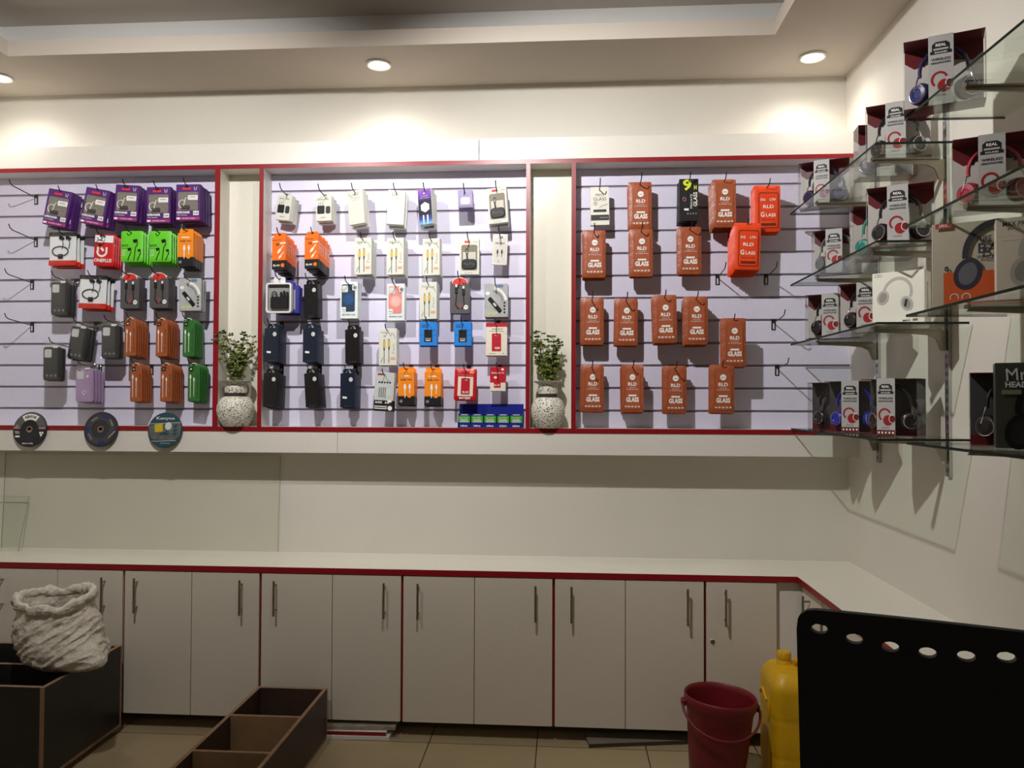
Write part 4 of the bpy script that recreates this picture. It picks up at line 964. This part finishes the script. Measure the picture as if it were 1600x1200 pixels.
def hbox(x, y, z, rz, label, hp, hpl, style=0, w=.222, h=.215, d=.085, strip=True):
    """clear box : red and grey card tray, clear cover, printed strip in front ; (x,y) is the front left bottom corner"""
    ex = Vector((cos(rz), sin(rz), 0)); ey = Vector((-sin(rz), cos(rz), 0))
    o = Vector((x, y, z)) + ex*(w/2) + ey*(d/2)
    t = thing('headphone_box', label, 'headphone box', o, rz, 'clear headphone boxes on the glass shelves')
    g = G(); bk = DGC if style else LGC
    g.bx(-w/2+.002, w/2-.002, d/2-.004, d/2-.002, .002, h-.002, bk)
    g.bx(-w/2+.001, w/2-.001, -d/2+.002, d/2-.002, .0005, .002, DRED).bx(-w/2+.001, w/2-.001, -d/2+.002, d/2-.002, h-.0025, h-.001, DRED)
    y_ = d/2-.0046
    if not style:
        g.plate([(-w/2+.003, h-.003), (-w/2+.003, h-.04), (-w/2+.03, h-.062), (0, h-.045), (w/2-.03, h-.062), (w/2-.003, h-.04), (w/2-.003, h-.003)][::1], y_, DRED)
    g.bx(-w/2+.003, w/2-.003, d/2-.0075, d/2-.004, .002, .03 if style else .012, DRED)
    g.build('card_tray', t)
    g = G().add([(-w/2, d/2, 0), (-w/2, -d/2, 0), (w/2, -d/2, 0), (w/2, d/2, 0), (-w/2, d/2, h), (-w/2, -d/2, h), (w/2, -d/2, h), (w/2, d/2, h)], [(0, 1, 5, 4), (1, 2, 6, 5), (2, 3, 7, 6)], ACR)
    g.build('clear_cover', t)
    if strip:
        sx = -.008; y_ = -d/2-.0014
        g = G().bx(sx-.034, sx+.034, -d/2-.001, -d/2-.0002, .002, h+.0005, STRIP).bx(sx-.034, sx+.034, -d/2-.001, d/2-.01, h+.0004, h+.0012, STRIP)
        zt = h-.04
        g.plate([(sx-.024, zt-.012), (sx+.024, zt-.012), (sx+.024, zt+.012), (sx+.014, zt+.02), (sx-.014, zt+.02), (sx-.024, zt+.012)], y_, BLK)
        g.txt('REAL', sx, zt+.01, .028, .009, y_-.0004, WHITE, .03); g.rect(sx, zt-.003, .04, .006, y_-.0004, STRIP); g.rect(sx, zt-.013, .058, .009, y_-.0004, BLK); g.txt('SOUND', sx, zt-.013, .034, .005, y_-.0008, WHITE, .02)
        g.txt('WIRELESS', sx, zt-.034, .054, .008, y_, BLK, .03); g.txt('HEADPHONES', sx, zt-.045, .054, .007, y_, BLK, .03)
        pr = mat('headphone_print', (150, 30, 34), .4, var=0)
        g.ring(.024, .026, .007, y_, pr, sx-.004, .078, 20, R(20), R(230)); g.plate(ell(.018, .02, sx+.008, .058, 18), y_-.0002, pr); g.plate(ell(.01, .014, sx+.024, .064, 14), y_-.0004, mat('headphone_print_dark', (110, 22, 28), .4, var=0)); g.ring(.011, .015, .002, y_-.0006, WHITE, sx+.022, .064, 12, R(60), R(280))
        g.txt('MODEL', sx, .03, .03, .005, y_, BLK, 0)
        if style:
            g.rect(sx, .012, .066, .02, y_-.0001, DRED)
            for k in range(5): g.rect(sx-.026+.013*k, .012, .006, .007, y_-.0004, WHITE)
        g.build('printed_strip', t)
    hc = o + Vector((0, 0, .0035))
    s_ = min(1, w/.2, h/.205)
    headphones(hc.x, hc.y, hc.z, rz, hp[0], hp[1], hpl, .066, s_)
    return t
def tl(px, py, z): p = at(px, py, z=z); return p.x, p.y
NAVY = ((34, 38, 96), 'headphone_navy'); BLKH = ((30, 29, 31), 'headphone_black'); REDH = ((176, 40, 62), 'headphone_red'); TEAL = ((20, 128, 116), 'headphone_teal'); GRYH = ((112, 116, 122), 'headphone_grey'); BLUE = ((32, 40, 170), 'headphone_blue')
Z1, Z2, Z3, Z4 = LV
H_ = .215
x, y = tl(1411, 66, Z1+H_); hbox(x, y, Z1, R(-24), 'clear headphone box alone on the top near glass shelf, highest in the photo', NAVY, 'navy headphones in the highest box, top near glass shelf')
x, y = tl(1352, 167, Z1+H_); hbox(x, y, Z1, R(-24), 'clear headphone box at the near end of the top far glass shelf', BLKH, 'black headphones in the box at the near end of the top far shelf')
x, y = tl(1341, 195, Z1+H_); hbox(x, y, Z1, R(-6), 'clear box with navy headphones in the middle of the top far shelf', NAVY, 'navy headphones in the middle box of the top far glass shelf')
x, y = tl(1247, 255, Z1+H_); hbox(x, y, Z1, R(-24), 'bright glinting headphone box at the far end of the top far shelf', ((40, 44, 84), 'headphone_dusk'), 'dark blue headphones in the glinting far box of the top shelf')
x, y = tl(1353, 294.5, Z2+H_); hbox(x, y, Z2, R(-24), 'clear box with large black headphones, near end of the second far shelf', BLKH, 'large black headphones in the near box of the second far shelf')
x, y = tl(1333, 322, Z2+H_); hbox(x, y, Z2, R(-10), 'clear box with teal headphones in the middle of the second far shelf', TEAL, 'teal headphones in the middle box of the second far shelf', strip=False)
x, y = tl(1268, 361, Z2+H_-.02); hbox(x, y, Z2, R(-24), 'clear box with grey headphones at the far end of the second far shelf', GRYH, 'grey headphones in the far box of the second far shelf', w=.2, h=H_-.02)
x, y = tl(1488, 218, Z2+H_); hbox(x, y, Z2, R(-24), 'clear red-topped headphone box on the second near shelf at the photo edge', REDH, 'red headphones in the box on the second near shelf', w=.215)
x, y = tl(1258, 461, Z3+.2); hbox(x, y, Z3, R(-24), 'clear headphone box at the far end of the third far shelf', BLKH, 'black headphones in the far box of the third far shelf', h=.2)
x, y = tl(1309, 444, Z3+.2); hbox(x, y, Z3, R(-24), 'clear headphone box beside the white box on the third far shelf', ((30, 29, 31), 'headphone_black'), 'black headphones in the box beside the white box, third far shelf', h=.2)
p = at(1262, 640, y=-.36); hbox(p.x, p.y, Z4, R(-30), 'clear headphone box farthest back on the bottom far shelf', BLKH, 'black headphones in the farthest box of the bottom shelf', 1, strip=False)
p = at(1288, 640, y=-.59); hbox(p.x, p.y, Z4, R(-32), 'clear box with bright blue headphones on the bottom far shelf', BLUE, 'bright blue headphones in the middle box of the bottom far shelf', 1)
p = at(1345, 640, y=-.90); hbox(p.x, p.y, Z4, R(-46), 'clear box with black headphones nearest on the bottom far shelf', BLKH, 'black headphones in the nearest box of the bottom far shelf', 1, w=.207)
p = at(1516, 640, y=-1.60); hbox(p.x, p.y, Z4, R(-24), 'clear box on the bottom near shelf beside the dark green box', BLKH, 'black headphones in the box beside the dark green box', 1, strip=False)
def paperbox(name, x, y, z, rz, w, h, d, m, label):
    ex = Vector((cos(rz), sin(rz), 0)); ey = Vector((-sin(rz), cos(rz), 0)); o = Vector((x, y, z)) + ex*(w/2) + ey*(d/2)
    o.z += .001; t = thing(name, label, 'headphone box', o, rz, 'printed cardboard headphone boxes')
    G().cb(-w/2, w/2, -d/2, d/2, 0, h, m, .0015).build('carton', t); return t
def hp_print(g, cx, cz, s, y, m, m2, tilt=0):
    def rr_(x, z): return cx+(x*cos(tilt)-z*sin(tilt))*s, cz+(x*sin(tilt)+z*cos(tilt))*s
    out = [(.5*cos(a), .5*sin(a)*1.15+.1) for a in [R(-5+190*i/20) for i in range(21)]]; inn = [(.41*cos(a), .40*sin(a)*1.15+.1) for a in [R(-5+190*i/20) for i in range(21)]]
    vs = [(rr_(*p)[0], y, rr_(*p)[1]) for q in zip(out, inn) for p in q]
    g.add(vs, [(2*i, 2*i+1, 2*i+3, 2*i+2) for i in range(20)][::1], m)
    for sd in (-1, 1):
        for rx, rz_, mm, dy in ((.2, .27, m, .0003), (.13, .19, m2, .0006)):
            c2 = rr_(sd*.42, -.2); g.plate([(c2[0]+s*(rx*cos(a)*cos(sd*.3)-rz_*sin(a)*sin(sd*.3)), c2[1]+s*(rx*cos(a)*sin(sd*.3)+rz_*sin(a)*cos(sd*.3))) for a in [2*PI*i/24 for i in range(24)]], y-dy, mm)
p = at(1362.5, 502, z=Z3); 
wb = mat('cream_white_card', (232, 230, 216), .4, var=.02); pg = mat('pale_shade_print', (186, 182, 174), .4, var=0); pg2 = mat('mid_shade_print', (150, 146, 140), .4, var=0)
q = at(1363, 460, y=-1.05)
t = paperbox('headphone_carton', q.x, q.y, Z3, R(-38), .175, .19, .085, wb, 'white carton with white headphones on the third far shelf'); y = -.0425-PRN
g = G(); hp_print(g, -.005, .105, .1, y, pg, pg2, R(-18)); g.rect(.026, .075, .008, .026, y-.001, BLK, rot=-.2); g.ring(.008, .005, .0012, y, GREY, -.072, .18, 14); g.ring(.008, .005, .0012, y, GREY, -.06, .18, 14)
g.txt('MAX', .028, .012, .026, .007, y, BLK, .03); g.rect(.056, .013, .016, .008, y, mat('olive_print', (120, 112, 50), .5, var=0))
M_ = Matrix.Translation((.0875+PRN, 0, 0)) @ Matrix.Rotation(R(90), 4, 'Z')
g.txt('WIRELESS HEADPHONES', -.006, .1, .1, .009, 0, BLK, .02, R(90), M_); g.build('printed_front', t)
q = at(1456, 400, y=-1.60)
gc = mat('warm_grey_card', (188, 178, 160), .42, var=.02); oc = mat('burnt_orange_print', (206, 90, 44), .42, var=.03); dn = mat('slate_print', (58, 58, 66), .35, var=.1, scale=40); ds = mat('slate_light_print', (104, 104, 112), .35, var=0)
t = paperbox('headphone_carton', q.x, q.y, Z3, R(-26), .27, .246, .08, gc, 'large grey and orange carton with black headphones on the third near shelf'); y = -.045-PRN
g = G(); g.rect(.0145, .051, .239, .098, y, oc)
hp_print(g, .03, .128, .175, y-.0004, dn, ds); g.txt('PURE', -.002, .19, .036, .019, y-.0016, dn, .02); g.txt('BASS', .03, .164, .094, .03, y-.0016, dn, .015); g.txt('WIRELESS', .006, .139, .054, .01, y-.0002, dn, .02)
g.rect(-.104, .238, .042, .015, y, mat('brick_logo', (176, 70, 50), .5, var=0)); g.txt('JBL', -.104, .238, .028, .01, y-.0003, PALE, .02); g.txt('0', -.097, .111, .011, .016, y, BLK, .05)
for k in range(2): g.ring(.012, .012, .003, y-.0008, PALE, -.078+.03*k, .026, 16, R(-30), R(210))
g.build('printed_front', t)
q = at(1556, 400, y=-1.80)
t = paperbox('headphone_carton', q.x, q.y, Z3, R(-25), .19, .215, .07, mat('ivory_white_card', (224, 214, 196), .42, var=.02), 'ivory carton with white headphones in front of the orange and grey carton'); y = -.04-PRN
g = G(); hp_print(g, .03, .1, .15, y, pg, pg2); g.txt('MAX PRO', -.048, .198, .062, .013, y, BLK, .01); g.rect(0, .165, .186, .001, y, pg); g.build('printed_front', t)
q = at(1555, 640, y=-1.74)
t = paperbox('headphone_carton', q.x, q.y, Z4, R(-25), .22, .235, .085, mat('bottle_green_card', (58, 62, 50), .4, var=.04), 'dark green headphone carton on the bottom near shelf at the photo edge'); y = -.045-PRN
g = G(); hp_print(g, .03, .085, .19, y, mat('carton_black', (20, 19, 21), .3, var=0), mat('carton_black_gloss', (40, 38, 40), .2, var=0)); g.txt('Mrshall', -.024, .205, .12, .034, y-.001, PALE, 0, .06); g.txt('HEADPHONES', -.022, .175, .128, .016, y-.001, PALE, .03); g.rect(-.072, .154, .046, .012, y-.001, mat('muted_olive', (120, 118, 100), .5, var=0)); g.build('printed_front', t)

# ------------------------------------------------------------------ bucket and jerrycan
BK = mat('bucket_red', (114, 18, 29), .45, var=.1, scale=14)
t = thing('bucket', 'dark red plastic bucket with handle on the floor beside the yellow jerrycan', 'bucket', (.626, -.69, .0055)); t.rotation_euler = (0, R(3), 0)
G().lathe([(0, .002), (.1, .0), (.108, .01), (.122, .15), (.134, .29), (.137, .30), (.145, .318), (.1475, .335), (.1475, .352), (.144, .356), (.139, .352), (.137, .33), (.131, .29), (.119, .15), (.104, .012), (0, .012)], BK, 48).build('body', t, 50)
g = G()
for s_ in (-1, 1): g.cb(s_*.15-.009, s_*.15+.009, -.018, .018, .3, .328, BK, .004)
g.build('handle_lug', t)
pts = []
for i in range(29):
    a = PI*i/28; pts.append((.156*cos(a), -.02-.135*sin(a)-.0*sin(a), .312-.085*sin(a)))
G().tube(pts, .0055, BK, 8).build('handle', t, 60)
YE = mat('jerrycan_yellow', (214, 166, 10), .42, var=.1, scale=9, bump=.1)
t = thing('jerrycan', 'dirty yellow plastic jerrycan on the floor between the red bucket and black chair', 'jerrycan', (.945, -.625, 0))
w, d, h = .205, .275, .46
def jc(u, v):                                              # body: rounded rectangle rings, rounded top and bottom
    a = 2*PI*u; c_, s_ = cos(a), sin(a)
    k = 5; q = (abs(c_)**k+abs(s_)**k)**(-1/k)
    z = v*h; r = 1
    for e in (.05,):
        if z < .03: r = 1-.12*(1-z/.03)**2
        if z > h-.07: r = 1-.3*((z-(h-.07))/.07)**2.2
    bulge = 1+.012*sin(v*PI) - .018*(1 if .28 < v < .30 or .6 < v < .62 else 0)
    return (c_*q*w/2*r*bulge, s_*q*d/2*r*bulge, z)
g = G().grid(jc, 64, 46, YE, True)
n = 64; g.add([jc(i/n, 1) for i in range(n)], [tuple(range(n))], YE); g.add([jc(i/n, 0) for i in range(n)], [tuple(reversed(range(n)))], YE)
g.build('body', t, 50)
G().lathe([(.034, .448), (.032, .468), (.027, .476), (.025, .48)], YE, 24, Matrix.Translation((-.012, .05, .0))).build('spout', t, 40)
g = G().lathe([(.029, .478), (.03, .482), (.03, .505), (.027, .509), (0, .51)], mat('cap_yellow', (206, 160, 20), .5, var=.2, scale=60), 24, Matrix.Translation((-.012, .05, 0)))
g.build('screw_cap', t, 40)
G().tube([(.03, .03, .45), (.03, .012, .482), (.034, -.015, .492), (.037, -.05, .488), (.04, -.085, .472), (.04, -.105, .44)], [.014, .014, .0135, .0135, .014, .016], YE, 10).build('carry_handle', t, 60)
g = G()
for z0, z1 in ((.26, .36), (.06, .2)): g.tube([(-w/2-.001, -.06, z0), (-w/2-.004, -.075, (z0+z1)/2), (-w/2-.001, -.06, z1)], .006, YE, 8)
g.tube([(-w/2-.001, -.03, .33), (-w/2-.004, .03, .36), (-w/2-.001, .08, .33)], .006, YE, 8)
g.build('moulded_rib', t, 60)

# ------------------------------------------------------------------ wooden crate, long divided box, sack, boards
PLY = mat('black_film_plywood', (34, 31, 29), .45, var=.3, scale=7); PLYE = mat('plywood_edge', (140, 108, 80), .7, var=.15, scale=40); PLYI = mat('plywood_inside', (158, 128, 92), .65, var=.12, scale=9); RAW = mat('brown_film_plywood', (62, 46, 38), .5, var=.25, scale=8)
def openbox(name, label, x0, x1, y0, y1, z0, z1, t_, divs, out, inn, yd=()):
    cx, cy = (x0+x1)/2, (y0+y1)/2
    T = thing(name, label, 'wooden box', (cx, cy, z0)); X0, X1, Y0, Y1, H = x0-cx, x1-cx, y0-cy, y1-cy, z1-z0
    def board(a, b, c_, d_, e, f, nm, long):
        g = G(); k = .0004
        g.bx(a, b, c_, d_, e+.0006, f-.0012, out if nm != 'divider' else inn); g.bx(a, b, c_, d_, f-.0012, f, PLYE); g.bx(a, b, c_, d_, e, e+.0006, PLYE); return g.build(nm, T)
    board(X0, X0+t_, Y0, Y1, 0, H, 'side_board', 'y'); board(X1-t_, X1, Y0, Y1, 0, H, 'side_board', 'y')
    board(X0+t_, X1-t_, Y0, Y0+t_, 0, H, 'end_board', 'x'); board(X0+t_, X1-t_, Y1-t_, Y1, 0, H, 'end_board', 'x')
    G().bx(X0+t_, X1-t_, Y0+t_, Y1-t_, 0, .012, inn).build('bottom_board', T)
    for v in divs: board(X0+t_, X1-t_, v-cy-t_/2, v-cy+t_/2, .012, H, 'divider', 'x')
    for v in yd: board(v-cx-t_/2, v-cx+t_/2, Y0+t_, divs[0]-cy-t_/2, .012, H, 'divider', 'y')
    g = G(); e = .0009                                     # raw edges showing along the front corner and foot
    g.bx(X1-t_, X1+e, Y0-e, Y0, 0, H, PLYE).bx(X1, X1+e, Y0, Y1, 0, .014, PLYE).bx(X1, X1+e, Y1-.012, Y1, .014, H, PLYE); g.build('raw_edge', T)
    return T
cr = openbox('wooden_crate', 'big black plywood crate with open top under the white sack', -2.93, -2.089, -.962, -.415, .03, .41, .018, (-.70,), PLY, PLY, (-2.5,))
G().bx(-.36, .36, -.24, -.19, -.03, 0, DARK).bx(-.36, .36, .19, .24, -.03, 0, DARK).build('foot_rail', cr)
openbox('divided_box', 'long low wooden box with dividers lying on the floor in front of the cabinets', -1.43, -1.1, -1.55, -.405, 0, .232, .016, (-.735, -1.07), RAW, PLYI)

SACK = mat('woven_sack', (206, 198, 182), .55, var=.12, scale=70, bump=.55)
t = thing('sack', 'crumpled white woven sack with rolled rim sitting on the black crate', 'sack', (-2.225, -.70, .411)); t.scale = (.84, .9, .94)
HS = .30
def fold(a, v):                                            # creases rising to the right, finer ones across them
    c_, s_ = cos(a), sin(a)
    p = Vector((c_*1.0, s_*1.0, v*6.5-c_*2.6)); q = Vector((c_*3.2, s_*3.2, v*9-c_*3))
    n1 = 1-abs(noise.noise(p*1.15))*2.2; n2 = 1-abs(noise.noise(q*1.1+Vector((4, 1, 2))))*2; n3 = noise.noise(Vector((c_*2, s_*2, v*3))*1.3)
    n4 = 1-abs(noise.noise(Vector((c_*7-v*3, s_*7, v*15-c_*6))))*2
    return n1*.011+n2*.008+n3*.016+n4*.0035
def lean(v): return .075*(1-v)-.012*sin(v*PI)
def sk(u, v):
    a = 2*PI*u
    r = .172+.028*sin(min(1, v*1.15)*PI)-.012*v
    if v < .16: r *= .66+.34*math.sqrt(v/.16)
    r += max(0, cos(a+.5))**9*.105*max(0, 1-v/.5)*min(1, .5+v*6)
    r += fold(a, v)*min(1, v*7+.1)*(1-.35*v)
    return (r*1.04*cos(a)+lean(v), r*.86*sin(a), v*HS + .014*sin(2*a+.6)*v)
g = G().grid(sk, 170, 90, SACK, True)
n = 170; g.add([sk(i/n, 0) for i in range(n)], [tuple(reversed(range(n)))], SACK); g.build('bag', t, 180)
def rim(u, v):
    a = 2*PI*u; b = 2*PI*v; z0 = sk(u, 1)
    lump = 1+.55*noise.noise(Vector((cos(a)*2.6, sin(a)*2.6, 2)))
    rr_ = .0185*lump; e = .35*noise.noise(Vector((cos(a)*6-b*.5, sin(a)*6, cos(b)*1.4)))+.18*noise.noise(Vector((cos(a)*16, sin(a)*16, b*2)))
    k = 1+(rr_*(1+e)*cos(b)+.004)/.17
    return (lean(1)+(z0[0]-lean(1))*k, z0[1]*k, z0[2]+.008+rr_*(1.25+e)*sin(b)+.016*sin(a)+.012*noise.noise(Vector((cos(a)*2, sin(a)*2, 7))))
G().grid(rim, 160, 20, SACK, True).build('rolled_rim', t, 180)
def inside(u, v):
    z0 = sk(u, 1-.6*v); k = .93-.12*v+.05*noise.noise(Vector((cos(2*PI*u)*3, sin(2*PI*u)*3, v*4)))
    l_ = lean(1-.6*v)
    return (l_+(z0[0]-l_)*k, z0[1]*k, z0[2])
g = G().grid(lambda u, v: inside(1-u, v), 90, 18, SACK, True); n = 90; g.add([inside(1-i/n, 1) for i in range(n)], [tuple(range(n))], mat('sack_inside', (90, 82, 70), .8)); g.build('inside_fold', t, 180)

# offcut boards under the cabinets
def board(name, label, x, y, z, L, D, H, rz, m, em, tx=0):
    t = thing(name, label, 'board', (x, y, z), rz); t.rotation_euler = (tx, 0, rz)
    G().bx(-L/2, L/2, -D/2, D/2, 0, H, m).build('panel', t); G().bx(-L/2, L/2, -D/2-.001, -D/2, .001, H-.001, em).build('edge_band', t); return t
board('offcut_board', 'white-edged offcut board lowest in the small pile under the cabinets', -.98, -.30, 0, .34, .22, .018, R(2), LAM, LAM)
board('offcut_board', 'red-edged offcut board second in the small pile under the cabinets', -.985, -.295, .019, .32, .22, .018, R(1), LAM, RED)
board('offcut_board', 'mottled offcut board on top of the small pile under the cabinets', -.97, -.29, .038, .36, .2, .016, R(3), mat('mottled_board', (150, 140, 124), .6, var=.25, scale=30), mat('mottled_board', (150, 140, 124), .6, var=.25, scale=30))
board('offcut_board', 'long grey offcut board lying askew under the cabinets left of the bucket', .33, -.31, 0, .46, .13, .018, R(9), mat('grey_board', (120, 112, 100), .6), mat('dark_board_edge', (66, 54, 44), .7))

# ------------------------------------------------------------------ black chair in the foreground
CH = mat('chair_black', (15, 14, 16), .5, var=.1, spec=.3)
t = thing('chair', 'black plastic chair with a row of oval holes through its back, in the right foreground', 'chair', (.6398, -2.6355, 0))
W2, zt, zb = .2439, 1.2022, .66
U0, DU, n_h = -.2057, .0565, 8
UB = [-W2]+[U0+DU*(i+.5) for i in range(n_h-1)]+[W2]
def bend(u, z, off):                                       # u across the back, z up
    return Vector((u, .0101*(1-(u/W2)**2)+(zt-z)*-.0389+off, z))
zh = lambda u: min(zt-.0518+.6866*(u+.0353)**2, zt-.031)
def chair_back():
    g = G(); N = 16
    vs = {}; V = []; Fc = []
    def pt(u, z):
        k = (round(u, 5), round(z, 5))
        if k not in vs: vs[k] = len(V); V.append((u, z))
        return vs[k]
    for i in range(n_h):
        u0, u1 = UB[i], UB[i+1]; uc = U0+DU*i
        za, zb_ = zt-.017, zt-.095
        per = []                                            # cell border
        for k in range(4): per.append((u1, zb_+(za-zb_)*k/4))
        for k in range(4): per.append((u1+(u0-u1)*k/4, za))
        for k in range(4): per.append((u0, za+(zb_-za)*k/4))
        for k in range(4): per.append((u0+(u1-u0)*k/4, zb_))
        hole = []
        for (pu, pz) in per:
            a = math.atan2((pz-zh(uc))/.039, (pu-uc)/(DU/2)); hole.append((uc+.0138*cos(a), zh(uc)+.0088*sin(a)))
        n = len(per)
        for k in range(n): Fc.append((pt(*per[k]), pt(*per[(k+1) % n]), pt(*hole[(k+1) % n]), pt(*hole[k])))
        us = [u0+(u1-u0)*k/4 for k in range(5)]
        zs = [za, zt-.010, zt-.003, zt]
        for k in range(4):
            for r_ in range(3): Fc.append((pt(us[k], zs[r_]), pt(us[k+1], zs[r_]), pt(us[k+1], zs[r_+1]), pt(us[k], zs[r_+1])))
        zs = [zb_-(zb_-zb)*k/10 for k in range(11)]
        for k in range(4):
            for r_ in range(10): Fc.append((pt(us[k], zs[r_+1]), pt(us[k+1], zs[r_+1]), pt(us[k+1], zs[r_]), pt(us[k], zs[r_])))
    cnt_ = {}
    for f in Fc:
        for a, b in zip(f, f[1:]+f[:1]): cnt_[(a, b)] = cnt_.get((a, b), 0)+1
    o = len(V)
    def sh(u, z):                                          # rounded upper corners, sides tapering downwards
        du = max(0, abs(u)-(W2-.03)); dz = max(0, z-(zt-.03))
        if du and dz:
            k = max(du, dz)/math.hypot(du, dz); u = math.copysign(W2-.03+du*k, u); z = zt-.03+dz*k
        return u*(1-.05*(zt-z)/.5), z
    vv = [bend(*sh(u, z), .0) for u, z in V] + [bend(*sh(u, z), .016) for u, z in V]
    fs = [tuple(reversed(f)) for f in Fc] + [tuple(i+o for i in f) for f in Fc]
    for (a, b) in cnt_:
        if (b, a) not in cnt_: fs.append((a, b, b+o, a+o))
    g.add(vv, fs, CH); return g.build('backrest', t, 40)
bk = chair_back()
g = G()
def seatp(u, v): return ((u-.5)*.46*(1-.06*(1-v)), -.03+.45*v, .66-.03*sin(v*PI)*sin(u*PI)+.02*v)
g.grid(seatp, 14, 14, CH); g.grid(lambda u, v: tuple(Vector(seatp(1-u, v))-Vector((0, 0, .018))), 14, 14, CH); g.build('seat', t, 60)
for sx in (-1, 1):
    for yy in (.0, .36):
        G().tube([(sx*.19, yy, .655), (sx*.22, yy+(.05 if yy > 0 else -.05), 0)], [.018, .014], CH, 10).build('leg', t, 60)
t.rotation_euler = (0, 0, -.3794)

vs_ = bpy.context.scene.view_settings
vs_.view_transform = 'Standard'; vs_.look = 'None'; vs_.gamma = 1; vs_.use_curve_mapping = False; vs_.exposure = .1
